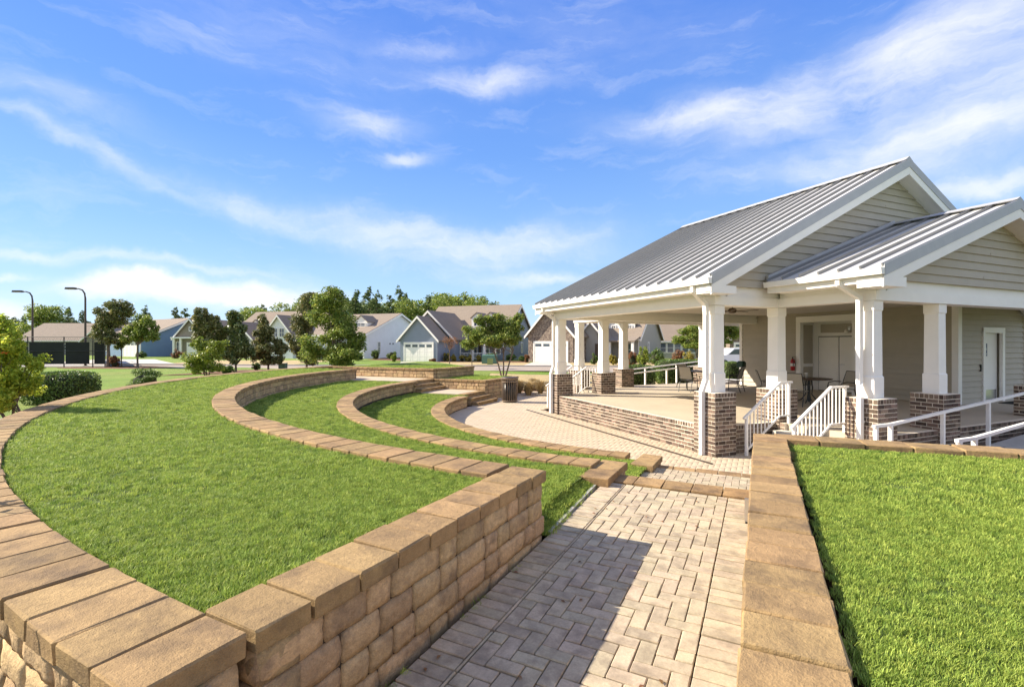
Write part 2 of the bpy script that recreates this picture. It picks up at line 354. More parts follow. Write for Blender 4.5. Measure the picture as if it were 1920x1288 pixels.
def pillow_mesh(name, L, W, Hh, m, seed=0, nx=6, nz=4, bulge=.011, rnd=.006):
    """stone: rough pillowed front at y=-W/2 .. back y=W/2; centred x, z 0..Hh"""
    r = random.Random(seed); vs = []; fs = []
    for j in range(nz + 1):
        for i in range(nx + 1):
            u = i / nx; v = j / nz; ex = min(u, 1 - u) * L; ez = min(v, 1 - v) * Hh
            e = min(ex, ez); y = -W / 2 + bulge * max(0, 1 - e / .028) ** 2 + r.uniform(-.0055, .0055)
            x = (u - .5) * L; z = v * Hh
            cx = max(0, rnd - ex) ; cz = max(0, rnd - ez)
            if ex < 1e-6 and ez < 1e-6: x *= 1 - .55 * rnd / L * 2; z += (.5 - v) * rnd * .9
            x += r.uniform(-.003, .003) * (ex > 0) + (r.uniform(-.005, .002) * (1 if u > .5 else -1)) * (ex == 0); z += r.uniform(-.003, .003)
            vs.append((x, y, z))
    for j in range(nz):
        for i in range(nx): a = j * (nx + 1) + i; fs.append((a, a + 1, a + nx + 2, a + nx + 1))
    ring = [i for i in range(nx + 1)] + [j * (nx + 1) + nx for j in range(1, nz + 1)] + [nz * (nx + 1) + i for i in range(nx - 1, -1, -1)] + [j * (nx + 1) for j in range(nz - 1, 0, -1)]
    o = len(vs); vs += [(vs[k][0], W / 2, vs[k][2]) for k in ring]; n = len(ring)
    for k in range(n): fs.append((ring[k], o + k, o + (k + 1) % n, ring[(k + 1) % n]))
    fs.append(tuple(o + k for k in range(n)))
    b = MB(); b.add(vs, fs); me = b.mesh(name, m); me.shade_smooth(); return me

# ------------------------------------------------------------------ layout constants (metres)
C0 = Vector((7.2, 17.27)); R0 = 17.44        # outermost wall, inner edge of its cap
C3 = Vector((6.54, 16.85)); R3 = 13.97       # third wall, front (plaza) edge of its cap
C2 = Vector((5.95, 15.96)); R2 = 10.57
C1 = Vector((5.55, 15.65)); R1 = 7.62
L3, L2, L1 = 1.274, .845, .42
CW = .40                                     # cap width
WU = Vector((math.sin(R(26.9)), math.cos(R(26.9)))); WV = Vector((WU.y, -WU.x))     # along / across the walkway
CC = Vector((6.3, 16.4))
O = Vector((4.233, 10.243)); TH = math.atan2(397, 921)       # pavilion corner and turn
D3 = Vector((math.cos(TH), math.sin(TH))); D2 = Vector((-math.sin(TH), math.cos(TH)))
def W2(a, b, z=0): p = O + D3 * a + D2 * b; return Vector((p.x, p.y, z))
def sstep(t): t = max(0, min(1, t)); return t * t * (3 - 2 * t)
def terr(x, y):
    d = Vector((x, y)) - CC; r = d.length; ph = math.degrees(math.atan2(d.y, d.x)) % 360
    left = sstep((ph - 128) / 14) * (1 - sstep((ph - 262) / 20))
    near = -.06 + .86 * left
    t = sstep((r - 18.3) / 22) if left > .5 else sstep((r - 18.3) / 5)
    return near * (1 - t) + .25 * t
GZ = .25

# ------------------------------------------------------------------ ground
def ground():
    V = []; F = []; rr = [18.15, 19, 20, 21.5, 23.5, 26, 30, 35, 42, 52, 70, 100, 160, 300, 800, 3000]; n = 120
    for r in rr:
        for k in range(n):
            a = 2 * math.pi * k / n; x = CC.x + r * math.cos(a); y = CC.y + r * math.sin(a); V.append((x, y, terr(x, y)))
    for i in range(len(rr) - 1):
        for k in range(n): F.append((i * n + k, i * n + (k + 1) % n, (i + 1) * n + (k + 1) % n, (i + 1) * n + k))
    b = MB(); b.add(V, F); o = b.build('lawn_terrain', M['farlawn'], smooth=True); tag(o, kind='structure')
    b = MB(); b.add([(CC.x + 18.2 * math.cos(2 * math.pi * k / n), CC.y + 18.2 * math.sin(2 * math.pi * k / n), -.07) for k in range(n)], [tuple(range(n))])
    tag(b.build('planting_soil', M['mulch']), kind='structure')
ground()
def sheet(name, pts, z, m, th=0):
    b = MB()
    if th: b.prism([(p[0], p[1], z) for p in pts], (0, 0, -th))
    else: b.add([(p[0], p[1], z) for p in pts], [tuple(range(len(pts)))])
    return tag(b.build(name, m), kind='structure')

# ------------------------------------------------------------------ cap and wall stones
def stone_variants(prefix, lengths, W, Hh, m, c, n=3, jit=.003, pillow=False):
    d = {}
    for L in lengths:
        d[L] = [pillow_mesh(prefix, L - .008, W, Hh - .006, m, seed=int(L * 1000) + k) if pillow else chamfer_mesh(prefix, L - .009, W, Hh - .007, c, m, jit, seed=int(L * 1000) + k) for k in range(n)]
    return d
FST = stone_variants('wall_stone', [.16, .24, .32, .42], .2, .148, M['stone'], .012, 3, .004)
PST = stone_variants('wall_stone', [.18, .26, .34, .43], .2, .152, M['stone'], .02, 5, .004, pillow=True)
CAPV = {}
def cap_mesh(L, W, taper=0.0, seed=0, Hh=.095, c=.008):
    k = (round(L, 3), round(W, 3), round(taper, 3), seed, Hh)
    if k not in CAPV:
        me = chamfer_mesh('cap_stone', L - .010, W, Hh, c, M['cap'], .0035, seed=seed + int(L * 500))
        if taper:
            for v in me.vertices: v.co.x *= 1 + taper * (v.co.y / W)
        CAPV[k] = me
    return CAPV[k]

def arc_wall(label, c, rf, zt, zb, ph0, ph1, clen=.30, inner_face=True, stones=True, maxst=290, cw=CW, outer_face=False, near=False):
    """curved wall about c; rf = radius of the plaza-side cap edge (cap spans rf..rf+cw); from angle ph0 to ph1 (deg)"""
    root = empty('retaining_wall', (c.x + rf * math.cos(R(ph1)), c.y + rf * math.sin(R(ph1)), zb))
    tag(root, label, 'wall', 'curved stone walls of the amphitheatre'); base = Vector(root.location)
    def P(r, ph, z): return (c.x + r * math.cos(ph) - base.x, c.y + r * math.sin(ph) - base.y, z - base.z)
    a0, a1 = R(ph0), R(ph1); n = int(abs(a1 - a0) * rf / .4)
    b = MB(); ri, ro = rf + .05, rf + cw - .05; V = []
    e1 = a1 - (.15 / rf if near else 0)
    for i in range(n + 1):
        a = a0 + (e1 - a0) * i / n
        V += [P(ri, a, zb - .15), P(ri, a, zt - .1), P(ro, a, zt - .1), P(ro, a, zb - .15)]
    F = [(i * 4 + k, i * 4 + (k + 1) % 4, i * 4 + 4 + (k + 1) % 4, i * 4 + 4 + k) for i in range(n) for k in range(4)] + [(0, 1, 2, 3), (n * 4 + 3, n * 4 + 2, n * 4 + 1, n * 4)]
    b.add(V, F); b.build('wall_core', M['joint'], root)
    if near:      # face of the wall's end, in line with the walkway wall
        z = zt - .095 - .15; k = 0
        while z > zb - .12:
            for (r_, l_) in (((rf + .11, .18), (rf + .11 + .18, .18)) if k % 2 else ((rf + .19, .34),)):
                link('wall_stone', random.choice(PST[l_]), root, (c.x + (r_) * math.cos(a1) - base.x + .12 * math.sin(a1), c.y + r_ * math.sin(a1) - base.y - .12 * math.cos(a1), z - base.z), a1 + math.pi)
            z -= .15; k += 1
    # caps
    nc = int(round(abs(a1 - a0) * rf / clen)); L = abs(a1 - a0) * (rf + cw / 2) / nc; tp = cw / (rf + cw / 2)
    for i in range(nc):
        a = a0 + (a1 - a0) * (i + .5) / nc
        o = link('cap_stone', cap_mesh(L, cw, tp, i % 4), root, P(rf + cw / 2 + random.uniform(-.006, .006), a, zt - .095 + random.uniform(-.003, .003)), a - math.pi / 2 + random.uniform(-.008, .008))
    # face stones
    items = []
    for (on, r, flip) in ((inner_face, rf + .13, 1), (outer_face, rf + cw - .13, -1)):
        if not on: continue
        z = zt - .095 - .15; row = 0
        while z > zb - .12:
            a = a0 + .004
            while a < a1:
                Ls = random.choice([.24, .32, .42, .42, .16] if not near else [.18, .26, .34, .34, .43]); da = Ls / (r - .1 * flip)
                items.append((Ls, P(r, a + da / 2, z), a + da / 2 - math.pi / 2 * flip, flip)); a += da
            z -= .15; row += 1
    V = []; 
    def dist(it): return (Vector(it[1]) + base - Vector((0, 0, HC))).length
    items.sort(key=dist)
    far = MB()
    for k, (Ls, p, ang, flip) in enumerate(items):
        src = (PST if near else FST)
        me = random.choice(src[Ls])
        if k < maxst: link('wall_stone', me, root, p, ang)
        else:
            mt = Matrix.Translation(p) @ Matrix.Rotation(ang, 4, 'Z')
            far.add([mt @ v.co for v in me.vertices], [tuple(q.vertices) for q in me.polygons])
    if far.v: tag(far.build('wall_stone', M['stone'], root), kind='stuff')
    return root
PH_N = 242.2
w0 = arc_wall('outermost curved tan stone wall behind the top lawn, with a shrub and hedges beyond it', C0, R0, L3, .55, 155.5, 241.93, clen=.285, inner_face=False, outer_face=True, cw=.39, near=True)
w3 = arc_wall('highest inner curved stone wall with its cap ending in the near walkway wall', C3, R3, L3, L2, 161.5, 242.0, clen=.28)
w2 = arc_wall('middle curved stone wall, between the highest and the lowest seating walls', C2, R2, L2, L1, 157.6, 243.2)
w1 = arc_wall('lowest curved stone wall edging the paved plaza', C1, R1, L1, 0, 160.3, 243.4)

def straight_wall(label, p, q, zt, zb, cw=.34, side='both', clen=.26, near=True, end=True, name='retaining_wall', capskip=0, group=None, ccols=(0, 0)):
    """wall from p to q, its cap's RIGHT edge on the line p-q (looking from p to q) and the cap spanning cw to the left"""
    p = Vector(p); q = Vector(q); t = (q - p).normalized(); L = (q - p).length; ang = math.atan2(t.y, t.x)
    root = empty(name, (p.x, p.y, zb), ang); tag(root, label, 'wall', group)
    h = zt - zb; b = MB(); b.box(.05, L - .05, .05, cw - .05, -.25, h - .1); b.build('wall_core', M['joint'], root)
    n = int(round((L - capskip) / clen)); cl = (L - capskip) / n
    for i in range(n):
        link('cap_stone', cap_mesh(cl, cw, 0, 10 + i % 6, c=.007), root, (capskip + cl * (i + .5), cw / 2 + random.uniform(-.004, .004), h - .095 + random.uniform(-.004, .004)), random.uniform(-.014, .014))
    src = PST if near else FST; cnt = 0
    faces = []
    if side in ('both', 'right'): faces.append('r')
    if side in ('both', 'left'): faces.append('l')
    if end: faces += ['e0', 'e1']
    for fc in faces:
        z = h - .095 - .154; 
        while z > -.14:
            length = L if fc in 'rl' else cw
            s = .02
            while s < length - .06:
                Ls = random.choice(list(src.keys()))
                if fc not in 'rl': Ls = list(src.keys())[0 if s > .05 else 0]
                if s + Ls > length - .02: Ls = min(src.keys(), key=lambda k: abs(k - (length - s)))
                me = random.choice(src[Ls]); sc = min(1, (length - .01 - s) / Ls) if s + Ls > length - .01 else 1
                if fc == 'r': loc = (s + Ls * sc / 2, .125, z); a = 0
                elif fc == 'l': loc = (s + Ls * sc / 2, cw - .125, z); a = math.pi
                elif fc == 'e0': loc = (.125, s + Ls * sc / 2, z); a = -math.pi / 2
                else: loc = (L - .125, s + Ls * sc / 2, z); a = math.pi / 2
                o = link('wall_stone', me, root, loc, a); o.scale = (sc, 1, 1); cnt += 1; s += Ls
            z -= .154
    return root
# left walkway wall (camera side of the top lawn), right walkway wall and its return
wl = straight_wall('near straight stone wall left of the paver walkway, with big rounded blocks', (-.985, 1.885), (.30, 4.30), L3, .64, cw=.34, side='right', clen=.262, capskip=0)
pr0 = Vector((-.60, -1.04)); 
wr = straight_wall('stone wall with a flat stained brown cap between the walkway and the right lawn', pr0 + WV * .345, Vector((3.0, 6.1)) + WV * .345 , L3, .55, cw=.345, side='left', clen=.27, group=None)
wt = straight_wall('stone wall turning right along the far edge of the right lawn, in front of the pavilion ramp', Vector((3.09, 5.73)), Vector((9.13, 3.35)), L3 - .003, .1, cw=.34, side='left', clen=.42, near=True)

# returns (caps that end the two lower curved walls at the steps)
def cap_return(label, c4, zt, zb):
    """short block of capped wall on a four-sided footprint"""
    ctr = sum((Vector(p) for p in c4), Vector((0, 0))) / 4
    root = empty('wall_end', (ctr.x, ctr.y, zb)); tag(root, label, 'wall end', 'wall ends at the walkway steps')
    q = [Vector(p) - ctr for p in c4]; h = zt - zb
    b = MB(); b.prism([(v.x * .9, v.y * .93, -.2) for v in q], (0, 0, h + .1)); b.build('wall_core', M['stone'], root)
    k = 2
    for i in range(k):
        f0, f1 = i / k + .004, (i + 1) / k - .004
        pts = [q[0].lerp(q[3], f0), q[1].lerp(q[2], f0), q[1].lerp(q[2], f1), q[0].lerp(q[3], f1)]
        b = MB(); cc = sum(pts, Vector((0, 0))) / 4
        lo = [(v.x, v.y, h - .095) for v in pts]; mid = [(v.x, v.y, h - .008) for v in pts]; top = [(cc.x + (v.x - cc.x) * .97, cc.y + (v.y - cc.y) * .97, h) for v in pts]
        b.add(lo + mid + top, [(3, 2, 1, 0), (8, 9, 10, 11)] + [(j, (j + 1) % 4, 4 + (j + 1) % 4, 4 + j) for j in range(4)] + [(4 + j, 4 + (j + 1) % 4, 8 + (j + 1) % 4, 8 + j) for j in range(4)])
        b.build('cap_stone', M['cap'], root)
cap_return('brown capped end of the middle curved wall beside the first row of step stones', [(.79, 5.83), (1.11, 5.68), (1.53, 6.50), (1.23, 6.66)], L2 - .035, .5)
cap_return('brown capped end of the lowest curved wall beside the plaza step', [(1.93, 8.02), (2.24, 7.82), (2.62, 8.55), (2.34, 8.74)], L1 + .006, 0)

# ------------------------------------------------------------------ terraces of lawn
def rayc(c, r, ph):
    """distance from CC along ph to the circle"""
    d = Vector((math.cos(ph), math.sin(ph))); o = CC - c; bq = o.dot(d); return -bq + math.sqrt(bq * bq - o.dot(o) + r * r)
TERR = []
def terrace(label, ci, ri, co, ro, z, ph0, ph1, bulge=0):
    n = 70; V = []; F = []; m_ = 4
    for i in range(n + 1):
        ph = R(ph0 + (ph1 - ph0) * i / n); r0_, r1_ = rayc(ci, ri, ph), rayc(co, ro, ph)
        for j in range(m_ + 1): r = r0_ + (r1_ - r0_) * j / m_; V.append((CC.x + r * math.cos(ph), CC.y + r * math.sin(ph), z))
    for i in range(n):
        for j in range(m_): a = i * (m_ + 1) + j; F.append((a, a + 1, a + m_ + 2, a + m_ + 1))
    b = MB(); b.add(V, F); o = b.build('lawn_terrace', M['lawn']); tag(o, kind='structure')
    TERR.append((ci, ri, co, ro, z, ph0, ph1))
terrace('', C3, R3 + .30, C0, R0 + .15, L3 - .045, 158, 242.6)
terrace('', C2, R2 + .30, C3, R3 + .15, L2 - .045, 161, 242.7)
terrace('', C1, R1 + .30, C2, R2 + .15, L1 - .045, 162, 243.9)
rl = [pr0 + WV * .30, Vector((3.36, 5.60)) + WU * .0, Vector((9.2, 3.26)), Vector((12, 1)), Vector((12, -4)), Vector((0, -4))]
sheet('right_lawn', rl, L3 - .06, M['lawn'])

def make_tufts():
    vs = []
    for k in range(4):
        V = []; F = []; r = np.random.default_rng(k)
        for i in range(20):
            a = r.uniform(0, 2 * math.pi); rad = .034 * math.sqrt(r.uniform()); x, y = rad * math.cos(a), rad * math.sin(a)
            h = r.uniform(.012, .027); l = r.uniform(.004, .024); d = r.uniform(0, 2 * math.pi); w = r.uniform(.0009, .0017)
            px_, py_ = math.cos(d + 1.57) * w, math.sin(d + 1.57) * w; mx, my = x + math.cos(d) * l * .35, y + math.sin(d) * l * .35; tx, ty = x + math.cos(d) * l, y + math.sin(d) * l
            o = len(V); V += [(x - px_, y - py_, 0), (x + px_, y + py_, 0), (mx + px_, my + py_, h * .6), (mx - px_, my - py_, h * .6), (tx, ty, h)]
            F += [(o, o + 1, o + 2, o + 3), (o + 3, o + 2, o + 4)]
        b = MB(); b.add(V, F); me = bpy.data.meshes.new('grass_tuft'); me.from_pydata(b.v, [], b.f); me.materials.append(M['blade'])
        o = bpy.data.objects.new('grass_tuft', me); vs.append(o)
    return vs
TUFTS = make_tufts()
tcol = bpy.data.collections.new('grass_tufts')
for o in TUFTS: tcol.objects.link(o)
def grass_gn():
    ng = bpy.data.node_groups.new('grass', 'GeometryNodeTree'); ng.interface.new_socket('Geometry', in_out='INPUT', socket_type='NodeSocketGeometry'); ng.interface.new_socket('Geometry', in_out='OUTPUT', socket_type='NodeSocketGeometry')
    N = ng.nodes; L = ng.links; gi = N.new('NodeGroupInput'); go = N.new('NodeGroupOutput')
    ip = N.new('GeometryNodeInstanceOnPoints'); ci = N.new('GeometryNodeCollectionInfo'); ci.inputs[0].default_value = tcol; ci.inputs['Separate Children'].default_value = True; ci.inputs['Reset Children'].default_value = True
    mp = N.new('GeometryNodeMeshToPoints'); L.new(gi.outputs[0], mp.inputs[0]); L.new(mp.outputs[0], ip.inputs['Points']); L.new(ci.outputs[0], ip.inputs['Instance']); ip.inputs['Pick Instance'].default_value = True
    rv = N.new('FunctionNodeRandomValue'); rv.data_type = 'FLOAT_VECTOR'; rv.inputs[0].default_value = (-.15, -.15, 0); rv.inputs[1].default_value = (.15, .15, 6.283); L.new(rv.outputs[0], ip.inputs['Rotation'])
    at = N.new('GeometryNodeInputNamedAttribute'); at.data_type = 'FLOAT'; at.inputs[0].default_value = 'tsize'; L.new(at.outputs[0], ip.inputs['Scale'])
    L.new(ip.outputs[0], go.inputs[0]); return ng
GNG = grass_gn()
def scatter(name, pts, sizes):
    me = bpy.data.meshes.new(name); me.vertices.add(len(pts)); me.vertices.foreach_set('co', np.asarray(pts, np.float32).ravel())
    a = me.attributes.new('tsize', 'FLOAT', 'POINT'); a.data.foreach_set('value', np.asarray(sizes, np.float32)); me.materials.append(M['blade'])
    o = link(name, me); md = o.modifiers.new('grass', 'NODES'); md.node_group = GNG; tag(o, kind='stuff'); return o
def inpoly(P, poly):
    x, y = P[:, 0], P[:, 1]; ins = np.zeros(len(P), bool); n = len(poly)
    for i in range(n):
        x1, y1 = poly[i]; x2, y2 = poly[(i + 1) % n]
        c = ((y1 > y) != (y2 > y)) & (x < (x2 - x1) * (y - y1) / (y2 - y1 + 1e-12) + x1); ins ^= c
    return ins
def bands(area, test, z, name):
    """scatter over a bounding box with density falling with distance"""
    x0, x1, y0, y1 = area; allp = []; alls = []
    for (d0, d1, dens, sc) in ((0, 4.5, 2100, .95), (4.5, 8, 850, 1.2), (8, 14, 380, 1.6), (14, 26, 150, 2.1)):
        bx0, bx1, by0, by1 = max(x0, -d1), min(x1, d1), max(y0, -1), min(y1, d1)
        if bx1 <= bx0 or by1 <= by0: continue
        n = int((bx1 - bx0) * (by1 - by0) * dens); P = np.c_[rng.uniform(bx0, bx1, n), rng.uniform(by0, by1, n)]
        d = np.hypot(P[:, 0], P[:, 1]); k = (d >= d0) & (d < d1) & (np.abs(P[:, 0]) < P[:, 1] * 1.12 + .6) & (P[:, 1] > .5); P = P[k]
        P = P[test(P)]
        # patchy height
        s = sc * (.85 + .3 * rng.uniform(size=len(P)) + .22 * np.sin(P[:, 0] * 3.1 + np.sin(P[:, 1] * 2.3) * 2) * np.sin(P[:, 1] * 3.7 + 1.3 * np.sin(P[:, 0] * 1.7)))
        allp.append(np.c_[P, np.full(len(P), z)]); alls.append(s)
    P = np.concatenate(allp); s = np.concatenate(alls); return scatter(name, P, s)
def ring_test(ci, ri, co, ro, ph0, ph1, extra=None):
    def t(P):
        di = np.hypot(P[:, 0] - ci.x, P[:, 1] - ci.y); do = np.hypot(P[:, 0] - co.x, P[:, 1] - co.y)
        ph = np.degrees(np.arctan2(P[:, 1] - CC.y, P[:, 0] - CC.x)) % 360
        k = (di > ri) & (do < ro) & (ph > ph0) & (ph < ph1)
        if extra is not None: k &= extra(P)
        return k
    return t
tn = (Vector((.30, 4.30)) - Vector((-.99, 1.88))).normalized()
def left_of_wall(P): return ((P[:, 0] - .30) * tn.y - (P[:, 1] - 4.30) * tn.x) < -.36
bands((-11, 3, 1.5, 23), ring_test(C3, R3 + CW + .01, C0, R0 - .01, 159, 243.4, left_of_wall), L3 - .045, 'grass')
bands((-8, 3, 3.8, 22), ring_test(C2, R2 + CW + .01, C3, R3 - .005, 161.6, 243.5, lambda P: ((P[:, 0] - .12) * .907 - (P[:, 1] - 4.36) * .417) < -.0), L2 - .045, 'grass')
def slope_strip():
    A0, A1 = Vector((.0, 4.36, .80)), Vector((.80, 6.0, .80)); B0, B1 = Vector((.32, 4.30, .69)), Vector((1.00, 5.85, .705))
    b = MB(); b.add([A0, B0, B1, A1], [(0, 1, 2, 3)]); tag(b.build('lawn_edge', M['lawn']), kind='structure')
    n = 900; u = rng.uniform(size=n); v = rng.uniform(size=n) ** .9; P = [(A0.lerp(A1, a)).lerp(B0.lerp(B1, a), c) for a, c in zip(u, v)]
    scatter('grass', [(p.x, p.y, p.z) for p in P], 1.0 + .5 * rng.uniform(size=n))
slope_strip()
bands((-6, 4, 6, 21), ring_test(C1, R1 + CW + .01, C2, R2 - .005, 162.5, 243.9), L1 - .045, 'grass')
rlp = [tuple(pr0 + WV * .37), (3.20, 5.62), (3.42, 5.54), (9.2, 3.2), (12, 1), (12, -4), (0, -4)]
bands((-.5, 9, .3, 6), lambda P: inpoly(P, rlp), L3 - .062, 'grass')

# ------------------------------------------------------------------ walkway of herringbone pavers
def herring(nx, ny):
    """cells -> list of (x, y, w, h) in cell units for a 2:1 herringbone on an nx x ny grid"""
    out = []
    for j in range(ny):
        for i in range(nx):
            k = (i - j) % 4
            if k == 0: out.append((i, j, 2 if i + 1 < nx else 1, 1))
            elif k == 1 and i == 0: out.append((i, j, 1, 1))
            elif k == 3: out.append((i, j, 1, 2 if j + 1 < ny else 1))
            elif k == 2 and j == 0: out.append((i, j, 1, 1))
    return out
PAV = {}
def paver_mesh(l, w, seed):
    k = (round(l, 3), round(w, 3), seed)
    if k not in PAV: PAV[k] = chamfer_mesh('paver', l - .006, w - .006, .05, .004, M['paver'], .0012, seed)
    return PAV[k]
def walkway():
    org = Vector((.7, 1.55)) - WU * 0
    # frame: u along, v across to the right; v=0 at the left wall face, v=1.60 at the right wall
    pl = Vector((.30, 4.30)) - WU * 4.6         # left line start
    z0, z1 = .612, .718; Lw = 6.45              # rises slightly towards the step
    b = MB(); W = 1.62
    def G(u, v, dz=0): p = pl + WU * u + WV * v; return Vector((p.x, p.y, z0 + (z1 - z0) * u / Lw + dz))
    b.prism([G(0, -.02, -.022), G(0, W, -.022), G(Lw, W, -.022), G(Lw, -.02, -.022)], (0, 0, -.3))
    base = b.build('walkway', M['sand']); tag(base, kind='structure')
    slope = math.atan((z1 - z0) / Lw); ang = math.atan2(WU.y, WU.x)
    rest = MB()
    def put(u, v, lu, lv):
        """paver spanning lu along and lv across from (u, v)"""
        long_u = lu >= lv
        me = paver_mesh(max(lu, lv), min(lu, lv), random.randint(0, 4)); p = G(u + lu / 2, v + lv / 2, -.046 + random.uniform(-.0022, .0022))
        rot = (random.uniform(-.008, .008), -slope + random.uniform(-.008, .008), ang + (0 if long_u else math.pi / 2)) if long_u else (slope + random.uniform(-.008, .008), random.uniform(-.008, .008), ang + math.pi / 2)
        if u < 2.2:
            mt = Matrix.Translation(p) @ Matrix.Rotation(rot[2], 4, 'Z'); rest.add([mt @ v_.co for v_ in me.vertices], [tuple(q.vertices) for q in me.polygons]); return
        o = link('paver', me, base, p); o.rotation_euler = rot
    w = .10; bl = .235; ns = int(Lw / w)
    for i in range(ns): put(i * w, 0, w, bl)
    for i in range(ns // 4): put(i * w * 4, bl, w * 4 - .004, .022)
    v0 = bl + .024; nx = 11
    for (i, j, a, c) in herring(nx, ns):
        if j * w > .9: put(j * w, v0 + i * w, c * w, a * w)
    v1 = v0 + nx * w
    for i in range(ns):
        if i * w > .9: put(i * w, v1 + .002, w, W - v1 - .004)
    tag(rest.build('paver', M['paver'], base), kind='stuff')
walkway()
# step stones (nosings), the small landing between and the hidden steps
def step_row(label, p, q, depth, z, n, zb):
    p = Vector(p); q = Vector(q); t = (q - p).normalized(); L = (q - p).length; ang = math.atan2(t.y, t.x)
    root = empty('stone_step', (p.x, p.y, zb), ang); tag(root, label, 'step', 'stone steps of the amphitheatre')
    b = MB(); b.box(0, L, .02, depth - .02, 0, z - zb - .095); b.build('riser', M['stone'], root)
    cl = L / n
    for i in range(n): link('step_stone', cap_mesh(cl, depth, 0, 20 + i % 5, c=.005), root, (cl * (i + .5), depth / 2, z - zb - .095 + random.uniform(-.002, .002)), random.uniform(-.006, .006))
NU = WU
step_row('upper row of flat brown step stones at the end of the herringbone walkway', (1.14, 5.93), (2.86, 5.06), .33, .735, 6, .3)
for k, z in enumerate((.60, .47)): step_row(['second brown step down behind the upper step row', 'third brown step down behind the upper step row'][k], Vector((1.30, 6.27)) + WU * .31 * k, Vector((2.99, 5.42)) + WU * .31 * k, .31, z, 6, .1)
p_l = Vector((1.62, 6.92))
def landing():
    b = MB(); c = [Vector((1.60, 6.88)), Vector((3.55, 5.90)), Vector((4.3, 7.35)), Vector((2.32, 8.20))]
    b.prism([(p.x, p.y, .30) for p in c], (0, 0, -.35)); base = b.build('landing', M['sand']); tag(base, kind='structure')
    ang = math.atan2(WU.y, WU.x)
    w = .10; poly = [(p.x, p.y) for p in c]
    for (i, j, a, cc) in herring(22, 15):
        p = c[0] + WU * (j + cc / 2) * w + WV * (i + a / 2) * w
        if not inpoly(np.array([[p.x, p.y]]), poly)[0]: continue
        o = link('paver', paver_mesh(2 * w if a * cc == 2 else w, w, random.randint(0, 4)), base, (p.x, p.y, .272)); o.rotation_euler = (0, 0, ang + (0 if cc >= a else math.pi / 2))
landing()
step_row('lower row of flat tan step stones where the landing meets the plaza', (2.30, 8.14), (4.15, 7.27), .30, .315, 6, 0)
step_row('bottom tan step standing on the plaza behind the lower step row', Vector((2.44, 8.43)), Vector((4.28, 7.56)), .30, .16, 6, 0)
# edging along the lawn beside the walkway
b = MB(); b.bar((.33, 4.36, .664), (1.02, 5.86, .682), .03, .10); tag(b.build('edging', M['ramp']), 'narrow white concrete edging between the sunken grass strip and the walkway', 'edging')

# ------------------------------------------------------------------ plaza
def plaza():
    poly = []
    for i in range(60):
        ph = R(243.6 - (243.6 - 158) * i / 59); poly.append((C1.x + (R1 + .06) * math.cos(ph), C1.y + (R1 + .06) * math.sin(ph)))
    poly += [(-1.1, 20.1), (-.42, 22.9), (1.0, 24.5), (4.5, 23)] + [tuple(W2(0, 8).xy), tuple(W2(.2, .1).xy), tuple(W2(2, .1).xy), tuple(W2(2, -2).xy), (7.2, 8), (5.2, 6.6), (4.2, 7.3)]
    b = MB(); b.add([(x, y, -.012) for x, y in poly], [tuple(range(len(poly)))]); base = b.build('plaza', M['plaza_joint']); tag(base, kind='structure')
    w = .10; nx, ny = 190, 190; org = Vector((-4.5, 9.5)) - WV * 5.4 - WU * 1.6; ang = math.atan2(WU.y, WU.x)
    items = []
    cells = herring(nx, ny); c = np.array([[i + a / 2, j + cc / 2, a, cc] for i, j, a, cc in cells]) ; pos = np.array(org)[None] + c[:, :1] * w * np.array(WV)[None] + c[:, 1:2] * w * np.array(WU)[None]
    k = inpoly(pos, poly); pos = pos[k]; c = c[k]
    pos[:, :] = pos
    d = np.hypot(pos[:, 0], pos[:, 1]); seen = (pos[:, 0] > -.35 * pos[:, 1]); order = np.argsort(d)
    V = []; F = []
    for n_, ii in enumerate(order):
        p = pos[ii]; a, cc = c[ii, 2], c[ii, 3]; lu, lv = cc * w - .005, a * w - .005
        if n_ < 290:
            o = link('paver', paver_mesh(2 * w if a * cc == 2 else w, w, n_ % 5), base, (p[0], p[1], -.043)); o.rotation_euler = (0, 0, ang + (0 if cc >= a else math.pi / 2)); continue
        o = len(V); u = np.array(WU); v = np.array(WV); jz = random.uniform(-.001, .001)
        for (s, z) in ((1.0, -.02), (1.0, -.0015), (.0, 0)):
            for e, g in ((-1, -1), (1, -1), (1, 1), (-1, 1)):
                q = p + u * e * (lu / 2 - (.003 if s == 0 else 0)) + v * g * (lv / 2 - (.003 if s == 0 else 0)); V.append((q[0], q[1], z + .006 + jz))
        for t in range(4): F.append((o + t, o + (t + 1) % 4, o + 4 + (t + 1) % 4, o + 4 + t)); F.append((o + 4 + t, o + 4 + (t + 1) % 4, o + 8 + (t + 1) % 4, o + 8 + t))
        F.append((o + 8, o + 9, o + 10, o + 11))
    me = np_mesh('paver', V, F, M['paver_stuff']); o = link('paver', me, base); tag(o, kind='stuff')
plaza()
tr = empty('trench_drain', W2(-.5, 4, 0), 0); tag(tr, 'long thin dark drain slot in the plaza under the pavilion eave', 'drain')
b = MB(); p0, p1 = W2(-.5, -.41) - W2(-.5, 4), W2(-.5, 8.2) - W2(-.5, 4); b.bar(p0 + Vector((0, 0, .012)), p1 + Vector((0, 0, .012)), .05, .012); b.build('grate', M['black'], tr)
b = MB()
for s in (-1, 1):
    off = Vector((D3.x, D3.y, 0)) * .03 * s; b.bar(p0 + off + Vector((0, 0, .013)), p1 + off + Vector((0, 0, .013)), .008, .016)
b.build('rim', M['bronze'], tr)

